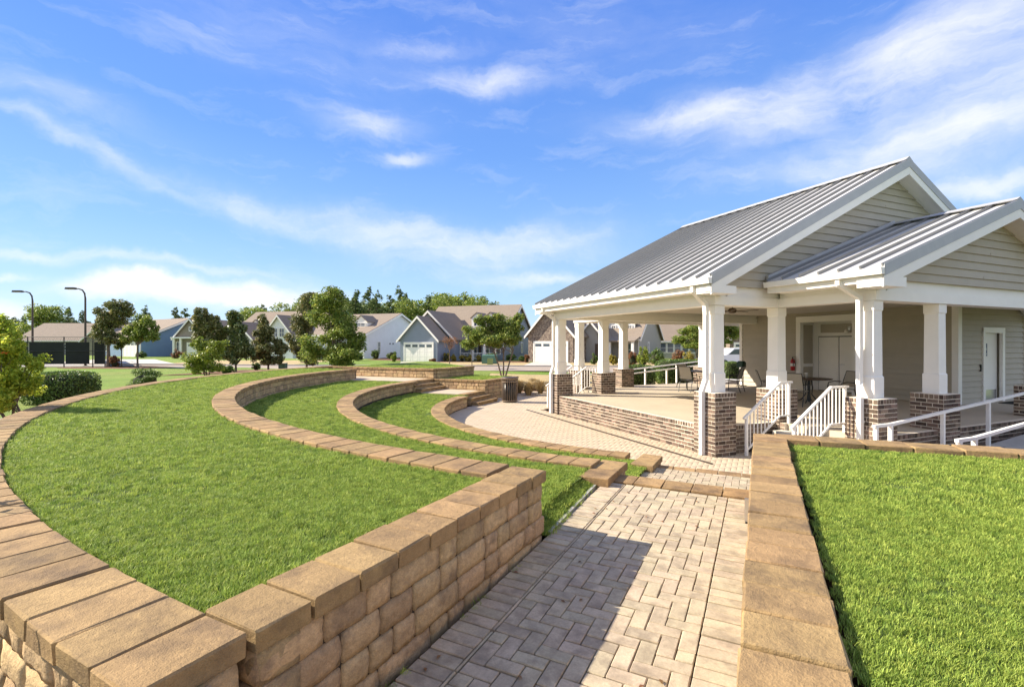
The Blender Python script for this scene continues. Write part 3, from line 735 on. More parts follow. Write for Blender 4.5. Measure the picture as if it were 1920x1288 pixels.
# far aisle: landings, steps and the two planters of stone
def far_aisle():
    A = Vector((-7.24, 23.15)); B_ = Vector((-3.43, 21.42)); Cc = Vector((-1.10, 20.38)); t = (Cc - A).normalized(); nrm = Vector((-t.y, t.x))
    def pt(s, n=0): q = A + t * s + nrm * n; return q
    LB = (B_ - A).dot(t); LC = (Cc - A).dot(t)
    # landings
    sheet('upper_landing', [tuple(pt(-.5, -2.2)), tuple(pt(LB - .3, -1.7)), tuple(pt(LB - .3, .05)), tuple(pt(-.5, .05))], L2, M['paver_stuff'], .4)
    sheet('lower_landing', [tuple(pt(LB + .55, -1.75)), tuple(pt(LC - .35, -1.65)), tuple(pt(LC - .35, .05)), tuple(pt(LB + .55, .05))], L1, M['paver_stuff'], .4)
    k = 0
    for (s0, zt, nm) in ((LB - .3, L2, 'far flight beside the upper stone planter'), (LC - .35, L1, 'far flight beside the lower stone planter')):
        for i in range(3):
            z = zt - (.0 if i == 0 else .14 * i); p = pt(s0 + .30 * i, -1.75 if k < 3 else -1.65); q = pt(s0 + .30 * i, .03)
            step_row(['top', 'middle', 'bottom'][i] + ' stone step of the ' + nm, q, p, .30, z, 5, zt - .42); k += 1
    # planter walls
    up = straight_wall('long stone planter wall at the far aisle, upper tier', pt(-1.6), pt(LB), L3, L2 - .4, cw=.30, side='right', clen=.3, near=False, end=True)
    straight_wall('side wall of the upper planter running back from its front corner', pt(LB) + nrm * .302, pt(LB, 3.2) + t * .3, L3 - .003, L1 - .4, cw=.30, side='right', clen=.3, near=False, end=False)
    straight_wall('lower stone planter wall beside the trash can', pt(LB + .0, -.0), pt(LC, 0), L2, -.1, cw=.30, side='right', clen=.3, near=False, end=True)
    straight_wall('side wall of the lower planter running back behind the trash can', pt(LC) + nrm * .302, pt(LC, 3.0) + t * .2, L2 - .003, -.1, cw=.30, side='right', clen=.3, near=False, end=False)
    sheet('planter_lawn', [tuple(pt(-1.8, .25)), tuple(pt(LB - .25, .25)), tuple(pt(LB, 3.3)), tuple(pt(-2, 9))], L3 - .05, M['farlawn'], .6)
    sheet('planter_lawn', [tuple(pt(LB + .0, .25)), tuple(pt(LC - .25, .25)), tuple(pt(LC - .1, 3.1)), tuple(pt(LB + .2, 3.3))], L2 - .03, M['farlawn'], .6)
    bands((-12, 0, 20, 26), lambda P: inpoly(P, [tuple(pt(-1.8, .32)), tuple(pt(LB - .32, .32)), tuple(pt(LB - .05, 3.2)), tuple(pt(-2, 5))]), L3 - .05, 'grass')
    bands((-5, 0, 20, 25), lambda P: inpoly(P, [tuple(pt(LB + .05, .32)), tuple(pt(LC - .32, .32)), tuple(pt(LC - .15, 3.0)), tuple(pt(LB + .2, 3.0))]), L2 - .03, 'grass')
far_aisle()

# ------------------------------------------------------------------ pavilion
FZ = .61
pav = empty('pavilion', (O.x, O.y, 0), TH); tag(pav, 'open white columned pavilion with a grey standing seam metal roof and brick piers', 'pavilion')
# local frame: x = a along the gable front (to the right), y = b away from the camera
def PB(name, m, fn, parent=pav): b = MB(); fn(b); return b.build(name, m, parent)
# deck slab
PB('deck', M['deck'], lambda b: (b.box(.10, 13.2, .10, 7.45, .02, FZ), b.box(2.0, 13.2, -1.95, .10, .02, FZ - .0), b.box(2.0, 9.4, 7.45, 9.4, .02, FZ)))
# bricks -----------------------------------------------------------
BR = []       # (cx, cy, cz, rot, L, H, kind) front faces -y local
BL, BH, BG = .203, .0813, .0165
def brick_run(p, q, z0, z1, out, rowlock=True, off=0):
    """face from p to q (2D local), outward normal = right of p->q"""
    p = Vector(p); q = Vector(q); t = (q - p).normalized(); L = (q - p).length; ang = math.atan2(t.y, t.x)
    zt = z1 - (.10 if rowlock else 0); rows = max(1, int(round((zt - z0) / BH))); hh = (zt - z0) / rows
    for r in range(rows):
        s = 0; first = True
        while s < L - .02:
            l = BL / 2 if (first and (r + off) % 2) else BL
            first = False
            if s + l > L - .03: l = L - s
            c = p + t * (s + l / 2); out.append((c.x, c.y, z0 + hh * (r + .5), ang, l - BG, hh - BG)); s += l
    if rowlock:
        n = int(round(L / .0813)); w = L / n
        for i in range(n): c = p + t * w * (i + .5); out.append((c.x, c.y, zt + .05, ang, w - BG, .10 - BG))
cores = MB()
def pier(a, b, z1=1.34, s=.60, z0=0):
    BRI = []
    PB('brick_pier', M['mortar'], lambda m_: m_.box(a + .003, a + s - .003, b + .003, b + s - .003, z0, z1 - .004))
    for k, (p, q) in enumerate((((a, b), (a + s, b)), ((a + s, b), (a + s, b + s)), ((a + s, b + s), (a, b + s)), ((a, b + s), (a, b)))): brick_run(p, q, z0, z1, BR, True, k)
PIERS = [(0, 0), (1.9, 0.0), (1.86, -2.07), (4.0, -2.07), (8.3, -2.07), (0, 6.85), (1.75, 6.85), (1.9, 8.75), (4.0, 8.75), (8.3, 8.75)]
for a, b_ in PIERS: pier(a, b_)
# plinth walls
def plinth(p, q, z1=FZ + .005):
    brick_run(p, q, 0, z1, BR)
    p_, q_ = Vector(p), Vector(q); t = (q_ - p_).normalized(); n = Vector((-t.y, t.x))   # inward
    PB('plinth', M['mortar'], lambda m_: m_.prism([(*(p_ + n * .003), 0), (*(q_ + n * .003), 0), (*(q_ + n * .11), 0), (*(p_ + n * .11), 0)], (0, 0, z1 - .004)))
plinth((.06, 6.84), (.06, .61)); plinth((.61, .1), (1.89, .1)); plinth((2.47, -1.98), (3.99, -1.98)); plinth((4.61, -1.98), (8.29, -1.98)); plinth((8.91, -1.98), (13.2, -1.98))
plinth((1.92, .0), (1.92, -.12)); 
def bricks():
    def world(c): return W2(c[0], c[1], c[2])
    V = []
    for c in BR:
        w = world(c); n = Vector((math.sin(c[3]), -math.cos(c[3]))); nw = D3 * n.x + D2 * n.y; d = w.xy.length
        cosv = -(nw.x * w.x + nw.y * w.y) / d
        V.append(-(max(cosv, -1) > .05) * 100 / d)
    order = sorted(range(len(BR)), key=lambda i: V[i])
    meshes = {}; rest = MB()
    for k, i in enumerate(order):
        cx, cy, cz, ang, l, h = BR[i]
        if k < 300:
            key = (round(l, 2), round(h, 2), k % 3)
            if key not in meshes:
                me = chamfer_mesh('brick', key[0], .05, key[1], .004, M['brick'], .0015, k); me['l'] = 1; meshes[key] = me
            o = link('brick', meshes[key], pav, (cx - math.sin(ang) * -.0 + math.sin(ang + math.pi) * .02, cy - math.cos(ang + math.pi) * .02, cz - key[1] / 2), ang)
        else:
            mt = Matrix.Translation((cx + math.sin(ang + math.pi) * .02, cy - math.cos(ang + math.pi) * .02, cz)) @ Matrix.Rotation(ang, 4, 'Z')
            bb = MB().box(-l / 2, l / 2, -.025, .025, -h / 2, h / 2); rest.add([mt @ Vector(v) for v in bb.v], bb.f)
    tag(rest.build('brickwork', M['brick_i'], pav), kind='stuff')
bricks()
# columns -----------------------------------------------------------
BZ = 3.20
def column(a, b, z0=1.34):
    c = .30; ca, cb = a + c, b + c
    def f(m_):
        q = lambda r0, za, r1, zb: m_.frustum(ca - r0, ca + r0, cb - r0, cb + r0, za, ca - r1, ca + r1, cb - r1, cb + r1, zb)
        q(.150, z0, .150, z0 + .40); q(.149, z0 + .40, .136, z0 + .42); q(.134, z0 + .42, .127, BZ - .20); q(.13, BZ - .20, .139, BZ - .185); q(.141, BZ - .185, .141, BZ - .004)
    PB('column', M['white'], f)
for a, b_ in PIERS: column(a, b_)
PB('brick_cap', M['mortar'], lambda m_: [m_.box(a + .006, a + .594, b_ + .006, b_ + .594, 1.335, 1.340) for a, b_ in PIERS])
# beams: lower board proud of the upper frieze
def beam(a0, a1, b0, b1):
    """axis-aligned beam footprint"""
    PB('beam', M['white'], lambda m_: (m_.box(a0, a1, b0, b1, BZ, BZ + .19), m_.box(a0 + .025, a1 - .025, b0 + .025, b1 - .025, BZ + .19, 3.60)))
beam(.12, .48, .12, 7.33); beam(.481, 2.38, .12, .48); beam(2.02, 2.38, -1.95, .119); beam(2.381, 13.1, -1.95, -1.59)
beam(.481, 13.1, 6.97, 7.33); beam(2.02, 2.38, 7.331, 9.23); beam(2.381, 13.1, 8.87, 9.23)
PB('ceiling', M['ceil'], lambda m_: (m_.box(.49, 13.0, .49, 6.96, 3.52, 3.58), m_.box(2.39, 13, -1.58, .485, 3.521, 3.58), m_.box(2.39, 9, 7.34, 8.86, 3.521, 3.58)))
# roofs -------------------------------------------------------------
AP, ZP, ZE, EA = 6.25, 7.02, 3.72, -.38
def roof_plane(name, a0, z0, a1, z1, b0, b1, seam, parent, th=.05, seam_skip=()):
    """slab sloping in a (eave a0,z0 -> ridge a1,z1), running b0..b1, with seams every `seam` m"""
    d = Vector((a1 - a0, z1 - z0)); L = d.length; n = Vector((-d.y, d.x)) / L
    if n.y < 0: n = -n
    rt = PB(name, M['metaltrim'], lambda m_: m_.prism([(a0, b0, z0), (a1, b0, z1), (a1, b0, z1 - th), (a0, b0, z0 - th)], (0, b1 - b0, 0)), parent)
    k = int(round((b1 - b0) / seam)); w = (b1 - b0) / k
    for i in range(k):
        y0 = b0 + w * i; 
        o = PB('roof_panel', M['metal'], lambda m_: m_.prism([(a0 + n.x * .002, y0 + .004, z0 + n.y * .002), (a1 + n.x * .002, y0 + .004, z1 + n.y * .002), (a1 + n.x * .008, y0 + .004, z1 + n.y * .008), (a0 + n.x * .008, y0 + .004, z0 + n.y * .008)], (0, w - .008, 0)), rt)
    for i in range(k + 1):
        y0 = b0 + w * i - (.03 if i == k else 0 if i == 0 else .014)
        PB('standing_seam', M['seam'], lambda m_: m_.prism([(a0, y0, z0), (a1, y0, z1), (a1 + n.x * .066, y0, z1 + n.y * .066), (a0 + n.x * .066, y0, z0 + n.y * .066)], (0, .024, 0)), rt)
    return rt
rb0, rb1 = -.27, 7.75
roof_plane('roof', EA, ZE, AP, ZP, rb0, rb1, .405, pav)
roof_plane('roof', 2 * AP - EA + .6, ZE - .31, AP, ZP, rb0, rb1, .405, pav)
PA, PZ, PE = 6.2, 5.42, 1.48; PZE = 3.73; pb0, pb1 = -2.38, .0
roof_plane('porch_roof', PE, PZE, PA, PZ, pb0, -.012, .40, pav)
roof_plane('porch_roof', 2 * PA - PE, PZE, PA, PZ, pb0, -.012, .40, pav)
roof_plane('porch_roof', PE, PZE, PA, PZ, 7.35, 9.75, .40, pav)
roof_plane('porch_roof', 2 * PA - PE, PZE, PA, PZ, 7.35, 9.75, .40, pav)
PB('ridge_cap', M['metaltrim'], lambda m_: m_.prism([(AP - .16, rb0 - .01, ZP + .0), (AP, rb0 - .01, ZP + .11), (AP + .16, rb0 - .01, ZP + .0), (AP, rb0 - .01, ZP + .01)], (0, rb1 - rb0 + .02, 0)))
PB('ridge_cap', M['metaltrim'], lambda m_: m_.prism([(PA - .16, pb0 - .01, PZ + .02), (PA, pb0 - .01, PZ + .10), (PA + .16, pb0 - .01, PZ + .02), (PA, pb0 - .01, PZ + .01)], (0, pb1 - pb0, 0)))
# rake: metal edge + white board + soffit
def rake(a0, z0, a1, z1, bf, sgn, depth, drop=.0):
    """front rake at b=bf going from eave to ridge; sgn -1 = faces the camera"""
    d = Vector((a1 - a0, z1 - z0)); L = d.length; n = Vector((-d.y, d.x)) / L
    if n.y < 0: n = -n
    def strip(m_, lo, hi, y0, y1, e0=0.0, e1=0.0):
        p, q = Vector((a0, z0)), Vector((a1, z1))
        # vertical cut at both ends
        m_.prism([(p.x, y0, p.y + lo), (q.x, y0, q.y + lo), (q.x, y0, q.y + hi), (p.x, y0, p.y + hi)], (0, y1 - y0, 0))
    PB('rake_flashing', M['metaltrim'], lambda m_: strip(m_, -.16, .055, bf, bf + .03 * -sgn))
    PB('rake_board', M['white'], lambda m_: strip(m_, -.35, -.162, bf + .012 * -sgn, bf + .045 * -sgn))
    PB('rake_soffit', M['white'], lambda m_: strip(m_, -.31, -.28, bf + .046 * -sgn, bf + depth * -sgn))
rake(EA, ZE, AP, ZP, rb0 - .02, -1, .42); rake(2 * AP - EA + .6, ZE - .31, AP, ZP, rb0 - .02, -1, .42)
rake(EA, ZE, AP, ZP, rb1 + .02, 1, .42)
rake(PE, PZE, PA, PZ, pb0 - .02, -1, .46); rake(2 * PA - PE, PZE, PA, PZ, pb0 - .02, -1, .46)
# boxed eave ends
PB('eave_return', M['white'], lambda m_: (m_.box(EA + .0, .30, rb0 - .006, rb0 + .40, 3.40, 3.56), m_.box(PE, 2.15, pb0 - .006, pb0 + .45, 3.40, 3.58), m_.box(EA, .30, rb1 - .4, rb1 + .006, 3.40, 3.56)))
# soffits, fascia and gutters
PB('soffit', M['white'], lambda m_: (m_.box(EA + .06, .145, rb0 + .4, rb1 - .4, 3.47, 3.50), m_.box(PE + .06, 2.04, pb0 + .45, -.02, 3.49, 3.52)))
PB('fascia', M['white'], lambda m_: (m_.box(EA + .03, EA + .06, rb0 + .02, rb1 - .02, 3.46, 3.665), m_.box(PE + .03, PE + .06, pb0 + .02, -.02, 3.48, 3.68)))
def gutter(a, b0, b1, z):
    pr = [(a - .085, z - .0), (a - .105, z + .11), (a - .09, z + .115), (a + .02, z + .115), (a + .025, z)]
    PB('gutter', M['white'], lambda m_: m_.prism([(x, b0, zz) for x, zz in pr], (0, b1 - b0, 0)))
gutter(EA, rb0 - .02, rb1, 3.585); gutter(PE, pb0 - .02, -.02, 3.60)
# gable siding boards
def gable_boards(aL, aR, ap, zb, zt, b, slope, z_start, cut=None):
    z = z_start; ex = .175; k = 0
    while z < zt - .05:
        z1 = min(z + ex, zt - .02)
        l0 = max(aL, ap - (zt - z) / slope); r0 = min(aR, ap + (zt - z) / slope); l1 = max(aL, ap - (zt - z1) / slope); r1 = min(aR, ap + (zt - z1) / slope)
        if l1 > r1: l1 = r1 = (l1 + r1) / 2
        PB('siding_board', M['siding'], lambda m_: m_.add([(l0, b - .036, z), (r0, b - .036, z), (r1, b - .004, z1 + .012), (l1, b - .004, z1 + .012), (l0, b + .01, z), (r0, b + .01, z), (r1, b + .01, z1 + .012), (l1, b + .01, z1 + .012)],
            [(0, 1, 2, 3), (7, 6, 5, 4), (0, 4, 5, 1), (1, 5, 6, 2), (2, 6, 7, 3), (3, 7, 4, 0)]))
        if k % 3 == 1 and r0 - l0 > 2.5:
            xj = l0 + (r0 - l0) * random.uniform(.3, .7); PB('butt_joint', M['siding'], lambda m_: m_.box(xj, xj + .006, b - .038, b - .02, z + .004, z + .05))
        z += ex; k += 1
sl = (ZP - ZE) / (AP - EA); psl = (PZ - PZE) / (PA - PE)
gable_boards(.2, 12.6, AP, 3.6, ZP - .30, .10, sl, 3.6)
gable_boards(2.1, 10.3, PA, 3.6, PZ - .28, -1.97, psl, 3.6)
PB('gable_wall', M['siding'], lambda m_: (m_.prism([(.2, .13, 3.6), (12.5, .13, 3.6), (12.3, .13, 3.7), (AP, .13, ZP - .33), (.3, .13, 3.75)], (0, .1, 0)), m_.prism([(2.1, -1.94, 3.6), (10.3, -1.94, 3.6), (PA, -1.94, PZ - .3)], (0, .1, 0)),
    m_.prism([(.2, 7.2, 3.6), (12.5, 7.2, 3.6), (AP, 7.2, ZP - .33)], (0, .1, 0)), m_.prism([(2.1, 9.1, 3.6), (10.3, 9.1, 3.6), (PA, 9.1, PZ - .3)], (0, .1, 0))))
# flashing where the porch roof meets the gable wall
PB('wall_flashing', M['metaltrim'], lambda m_: m_.prism([(PE + .05, -.03, PZE + .03), (PA - .1, -.03, PZ - .0), (PA - .1, -.03, PZ + .12), (PE + .05, -.03, PZE + .15)], (0, .05, 0)))
# building block behind: wall at a=9.5 facing the stage, wall at b=.2 facing the camera
AW, BW = 9.5, .22
def boards(p, q, z0, z1, holes=(), ex=.165):
    """siding boards on a wall from p to q (outward normal right of p->q); holes = (s0, s1, ztop) openings reaching the floor"""
    p = Vector(p); q = Vector(q); t = (q - p).normalized(); n = Vector((t.y, -t.x)); L = (q - p).length; z = z0
    while z < z1 - .01:
        zz = min(z + ex, z1); segs = [(0, L)]
        for (h0, h1, hz) in holes:
            if z < hz:
                ns = []
                for s0, s1 in segs:
                    if h0 > s0: ns.append((s0, min(s1, h0)))
                    if h1 < s1: ns.append((max(s0, h1), s1))
                segs = ns
        for s0, s1 in segs:
            if s1 - s0 < .05: continue
            a, b2 = p + t * s0, p + t * s1
            PB('siding_board', M['siding'], lambda m_: m_.add([(*(a + n * .040), z), (*(b2 + n * .040), z), (*(b2 + n * .004), zz + .012), (*(a + n * .004), zz + .012), (*(a - n * .01), z), (*(b2 - n * .01), z), (*(b2 - n * .01), zz + .012), (*(a - n * .01), zz + .012)],
                [(0, 1, 2, 3), (7, 6, 5, 4), (0, 4, 5, 1), (1, 5, 6, 2), (2, 6, 7, 3), (3, 7, 4, 0)]))
        z += ex
# alcove with the double door: b from 3.0 to 5.2 on the a=9.5 wall
H0, H1, HT = 7.8 - 5.2, 7.8 - 2.95, 3.35
boards((AW, 7.8), (AW, BW), FZ, 3.52, [(H0, H1, HT)])
boards((AW, BW), (13.35, BW), FZ, 3.52, [(1.35, 2.45, 2.72)])
PB('inner_wall', M['siding'], lambda m_: (m_.box(AW + .012, AW + .15, 5.2, 7.8, FZ, 3.52), m_.box(AW + .012, AW + .15, BW + .012, 2.95, FZ, 3.52), m_.box(AW + .012, AW + .15, 2.95, 5.2, HT, 3.52),
    m_.box(AW + .15, AW + 1.35, BW + .012, BW + .15, FZ, 3.52), m_.box(AW + 2.45, 13.33, BW + .012, BW + .15, FZ, 3.52), m_.box(AW + 1.35, AW + 2.45, BW + .012, BW + .15, 2.72, 3.52), m_.box(13.2, 13.34, BW + .15, 7.8, FZ, 3.52), m_.box(AW + .15, 13.2, 7.6, 7.79, FZ, 3.52)))
PB('corner_board', M['white'], lambda m_: (m_.box(AW - .06, AW + .13, BW - .06, BW + .10, FZ, 3.52), m_.box(AW - .06, AW + .13, 7.7, 7.83, FZ, 3.52), m_.box(13.25, 13.40, BW - .06, BW + .1, FZ, 3.52)))
def frame(name, m_name, a0, a1, b0, b1, z0, z1, parent=pav): return PB(name, M[m_name], lambda m_: m_.box(a0, a1, b0, b1, z0, z1), parent)
# alcove trim, side panels
frame('door_casing', 'white', AW - .065, AW + .01, 5.02, 5.2, FZ, HT); frame('door_casing', 'white', AW - .065, AW + .01, 2.95, 3.13, FZ, HT); frame('door_casing', 'white', AW - .067, AW + .01, 2.95, 5.2, HT - .18, HT + .04)
frame('alcove_wall', 'white', AW + .01, AW + .72, 5.005, 5.04, FZ, HT); frame('alcove_wall', 'white', AW + .01, AW + .72, 3.1, 3.135, FZ, HT); frame('alcove_wall', 'white', AW + .66, AW + .72, 3.135, 5.005, FZ, HT)
PB('door_gap_shade', M['black'], lambda m_: (m_.box(AW + .652, AW + .659, 3.22, 4.81, FZ, 2.65)))  # black sheet behind the leaves, painting the shade in the gaps around them
frame('panel', 'siding', AW + .08, AW + .58, 4.985, 5.0, 1.62, 3.08); PB('door_gap_shade', M['black'], lambda m_: (m_.box(AW + .652, AW + .659, 3.22, 4.81, FZ, 2.65)))
frame('panel', 'siding', AW + .08, AW + .58, 4.985, 5.0, .78, 1.50); frame('panel', 'siding', AW + .645, AW + .658, 3.3, 4.72, 2.78, 3.1)
dd = frame('door', 'white', AW + .625, AW + .650, 4.03, 4.78, FZ + .02, 2.62); d2 = frame('door', 'white', AW + .625, AW + .650, 3.25, 4.00, FZ + .02, 2.62)
b = MB(); b.tube([(AW + .63, 3.93, 1.62), (AW + .56, 3.93, 1.62)], .022, 8); b.bar((AW + .565, 3.95, 1.62), (AW + .565, 3.78, 1.62), .02, .02); b.build('door_handle', M['steel'], d2)
b = MB(); [b.box(AW + .62, AW + .634, 4.76, 4.785, z, z + .12) for z in (.9, 1.6, 2.3)]; b.build('hinge', M['steel'], dd)
frame('door_casing', 'white', AW + 1.28, AW + 1.42, BW - .062, BW + .02, FZ, 2.84); frame('door_casing', 'white', AW + 2.38, AW + 2.52, BW - .062, BW + .02, FZ, 2.84); frame('door_casing', 'white', AW + 1.28, AW + 2.52, BW - .064, BW + .02, 2.70, 2.86)
rd = frame('restroom_door', 'white', AW + 1.42, AW + 2.38, BW + .08, BW + .12, FZ + .02, 2.70)
frame('kick_plate', 'steel', AW + 1.47, AW + 2.33, BW + .074, BW + .082, FZ + .06, FZ + .36, rd)
sg = frame('sign_plate', 'signblue', AW + 1.55, AW + 1.78, BW + .062, BW + .078, 2.0, 2.38, rd)
# simple seated-figure symbol and a text bar on the sign plate
b = MB(); sx, sy, sz = AW + 1.665, BW + .055, 2.27
b.box(sx - .012, sx + .012, sy, sy + .006, sz + .03, sz + .055); b.box(sx - .01, sx + .01, sy, sy + .006, sz - .04, sz + .022); b.box(sx - .01, sx + .045, sy, sy + .006, sz - .05, sz - .032); b.box(sx + .04, sx + .056, sy, sy + .006, sz - .10, sz - .03)
b.add([(sx + .0 + .045 * math.cos(R(t)), sy, sz - .055 + .045 * math.sin(R(t))) for t in range(110, 350, 20)] + [(sx + .0 + .034 * math.cos(R(t)), sy, sz - .055 + .034 * math.sin(R(t))) for t in range(110, 350, 20)], [(i, i + 1, i + 13, i + 12) for i in range(11)])
b.box(sx - .08, sx + .08, sy, sy + .006, 2.055, 2.075)
b.build('symbol', M['white'], sg)
b = MB(); b.box(AW + 1.16, AW + 1.20, BW - .06, BW - .02, 1.55, 1.75); b.build('door_bell', M['black'], pav)
mt_ = empty('door_mat', W2(12.0, -.35, FZ + .004), TH); tag(mt_, 'black door mat on the deck in front of the restroom door', 'mat'); b = MB(); b.box(-.9, .9, -.3, .3, 0, .015); b.build('mat', M['black'], mt_)
b = MB(); [b.box(-.88 + i * .075, -.84 + i * .075, -.28, .28, .015, .02) for i in range(24)]; b.build('rib', M['wd'], mt_)

# downspouts ---------------------------------------------------------
def downspout(label, pts, m='white', straps=(), group='white downspouts of the pavilion'):
    base = Vector(pts[-1]); root = empty('downspout', W2(base.x, base.y, base.z), TH); tag(root, label, 'downspout', group)
    b = MB(); pp = [Vector(p) - base for p in pts]
    for i in range(len(pp) - 1):
        b.bar(pp[i], pp[i + 1] + (pp[i + 1] - pp[i]).normalized() * .02, .10, .08)
    b.build('pipe', M[m], root)
    for z in straps:
        k = min(range(len(pts)), key=lambda i: abs(pts[i][2] - z)); b = MB(); q = Vector((straps[z][0], straps[z][1], z)) - base; b.box(q.x - .056, q.x + .056, q.y - .046, q.y + .046, -.02 + q.z, .02 + q.z); b.build('strap', M['white'], root)
    return root
downspout('white downspout at the near corner pier, stepping out over the brick base', [(EA + .0, .22, 3.60), (EA, .22, 3.47), (.03, .30, 3.22), (.05, .30, 3.0), (.05, .30, 1.62), (-.06, .30, 1.36), (-.06, .30, .03)], straps={2.3: (.05, .30), .9: (-.06, .3)})
downspout('white downspout at the far left corner of the pavilion', [(EA, 7.15, 3.60), (EA, 7.15, 3.47), (.03, 7.15, 3.22), (.03, 7.15, 1.62), (-.07, 7.15, 1.36), (-.07, 7.15, .03)], straps={2.3: (.03, 7.15), .9: (-.07, 7.15)})
downspout('white downspout at the porch corner pier beside the stair rail', [(PE, -1.6, 3.62), (PE, -1.6, 3.50), (1.90, -1.72, 3.25), (1.90, -1.72, 1.62), (1.79, -1.80, 1.36), (1.79, -1.80, .30), (1.78, -2.0, .08)], straps={2.3: (1.9, -1.72), .9: (1.79, -1.8)})

# stairs beside the porch, and the mirrored ones at the far end ---------
def stairs(label, a_top, b0, b1):
    root = empty('concrete_stairs', W2(a_top, (b0 + b1) / 2, 0), TH); tag(root, label, 'stairs', 'concrete stairs of the pavilion'); hw = (b1 - b0) / 2
    for i in range(3):
        b = MB(); b.box(-.30 * (i + 1), -.30 * i - .0, -hw, hw, 0, FZ - .1525 * (i + 1)); b.build('step', M['tread'], root)
    return root
stairs('concrete stairs between two white railings at the near side of the porch', 1.96, -1.44, -.02)
stairs('concrete stairs with white railings at the far end of the pavilion', 1.96, 7.5, 8.72)
def stair_rail(label, b, a_hi=2.05, a_k=1.62, a_lo=.55, z_hi=1.52, z_lo=.83, nb=9):
    root = empty('stair_railing', W2(a_lo, b, 0), TH); tag(root, label, 'railing', 'white stair railings')
    q = lambda a: a - a_lo
    sl_ = (z_hi - z_lo) / (a_k - a_lo)
    b_ = MB(); b_.bar((-.06, 0, z_lo - .04), (q(a_k), 0, z_hi), .05, .04); b_.bar((q(a_k) - .01, 0, z_hi), (q(a_hi) + .08, 0, z_hi), .05, .04); b_.build('top_rail', M['white'], root)
    b_ = MB(); b_.bar((0, 0, .10), (q(a_k), 0, .10 + sl_ * q(a_k)), .03, .035); b_.bar((q(a_k) - .01, 0, .10 + sl_ * q(a_k)), (q(a_hi), 0, .10 + sl_ * q(a_k)), .03, .035); b_.build('bottom_rail', M['white'], root)
    for a, z0, z1 in ((0.02, 0, z_lo), (q(a_hi) - .02, FZ - .0, z_hi)):
        b_ = MB(); b_.box(a - .025, a + .025, -.025, .025, z0, z1); b_.build('post', M['white'], root)
    for i in range(nb + 4):
        a = .13 + i * .109
        if a > q(a_hi) - .08: break
        z0 = .10 + sl_ * min(a, q(a_k)); z1 = min(z_lo + sl_ * a, z_hi); b_ = MB(); b_.box(a - .0095, a + .0095, -.0095, .0095, z0, z1); b_.build('baluster', M['white'], root)
stair_rail('white stair railing nearest the corner brick pier', -.14, a_lo=.72, a_k=1.75)
stair_rail('white stair railing beside the porch pier with the downspout', -1.36)
stair_rail('white stair railing at the far end, nearer of the two', 7.62)
stair_rail('white stair railing at the far end, farther of the two', 8.62)

# ramps with pipe rails ------------------------------------------------
def ramp_unit(label, bA, bB, a0, a1, sgn):
    rp = empty('ramp', W2(a0, (bA + bB) / 2, 0), TH); tag(rp, label, 'ramp', 'concrete ramps of the pavilion'); h = abs(bB - bA) / 2; L = a1 - a0
    b = MB(); b.prism([(0, -h, -.02), (L, -h, -.02), (L, -h, min(FZ - .01, L * .078)), (0, -h, .012)], (0, 2 * h, 0)); b.build('slab', M['ramp'], rp)
def ramp_rail(label, b, a0, a1, flat=.45, slope=.078, posts=1.65, second=False, first_posts=True):
    root = empty('ramp_railing', W2(a0, b, 0), TH); tag(root, label, 'railing', 'white ramp railings'); L = a1 - a0
    hh = .92
    zs = lambda a: hh + max(0, a - flat) * slope
    b_ = MB(); b_.bar((-.04, 0, hh), (flat, 0, hh), .055, .05); b_.bar((flat - .01, 0, hh), (L, 0, zs(L)), .055, .05); b_.build('top_rail', M['white'], root)
    if second:
        b_ = MB(); b_.bar((0, 0, hh - .26), (flat, 0, hh - .26), .045, .04); b_.bar((flat, 0, hh - .26), (L, 0, zs(L) - .26), .045, .04); b_.build('middle_rail', M['white'], root)
    xs = [0.03, flat] if first_posts else [.03]
    x = flat + posts
    while x < L: xs.append(x); x += posts
    for a in xs: b_ = MB(); b_.box(a - .03, a + .03, -.03, .03, max(0, (a - flat)) * slope if a > flat + .1 else .0, zs(a) - .02); b_.build('post', M['white'], root)
    if first_posts: b_ = MB(); b_.bar((.03, 0, .30), (flat, 0, .30), .03, .03); b_.build('lower_rail', M['white'], root)
ramp_unit('grey concrete ramp rising to the right along the front of the porch', -3.55, -2.25, 1.9, 9.4, 1)
ramp_rail('long white ramp railing running past the porch piers', -2.3, 1.38, 9.2)
ramp_rail('white ramp railing nearer the right lawn, mostly behind the stone wall', -3.6, 1.15, 9.2)
ramp_unit('concrete ramp rising beyond the far side of the deck', 9.9, 11.2, 4.0, 12, 1)
ramp_rail('pale two-bar ramp railing beyond the deck, nearer one', 9.75, 2.9, 10.4, first_posts=False, second=False, posts=1.9)
ramp_rail('pale two-bar ramp railing beyond the deck, farther one', 11.25, 2.9, 10.4, first_posts=False, second=False, posts=1.9)

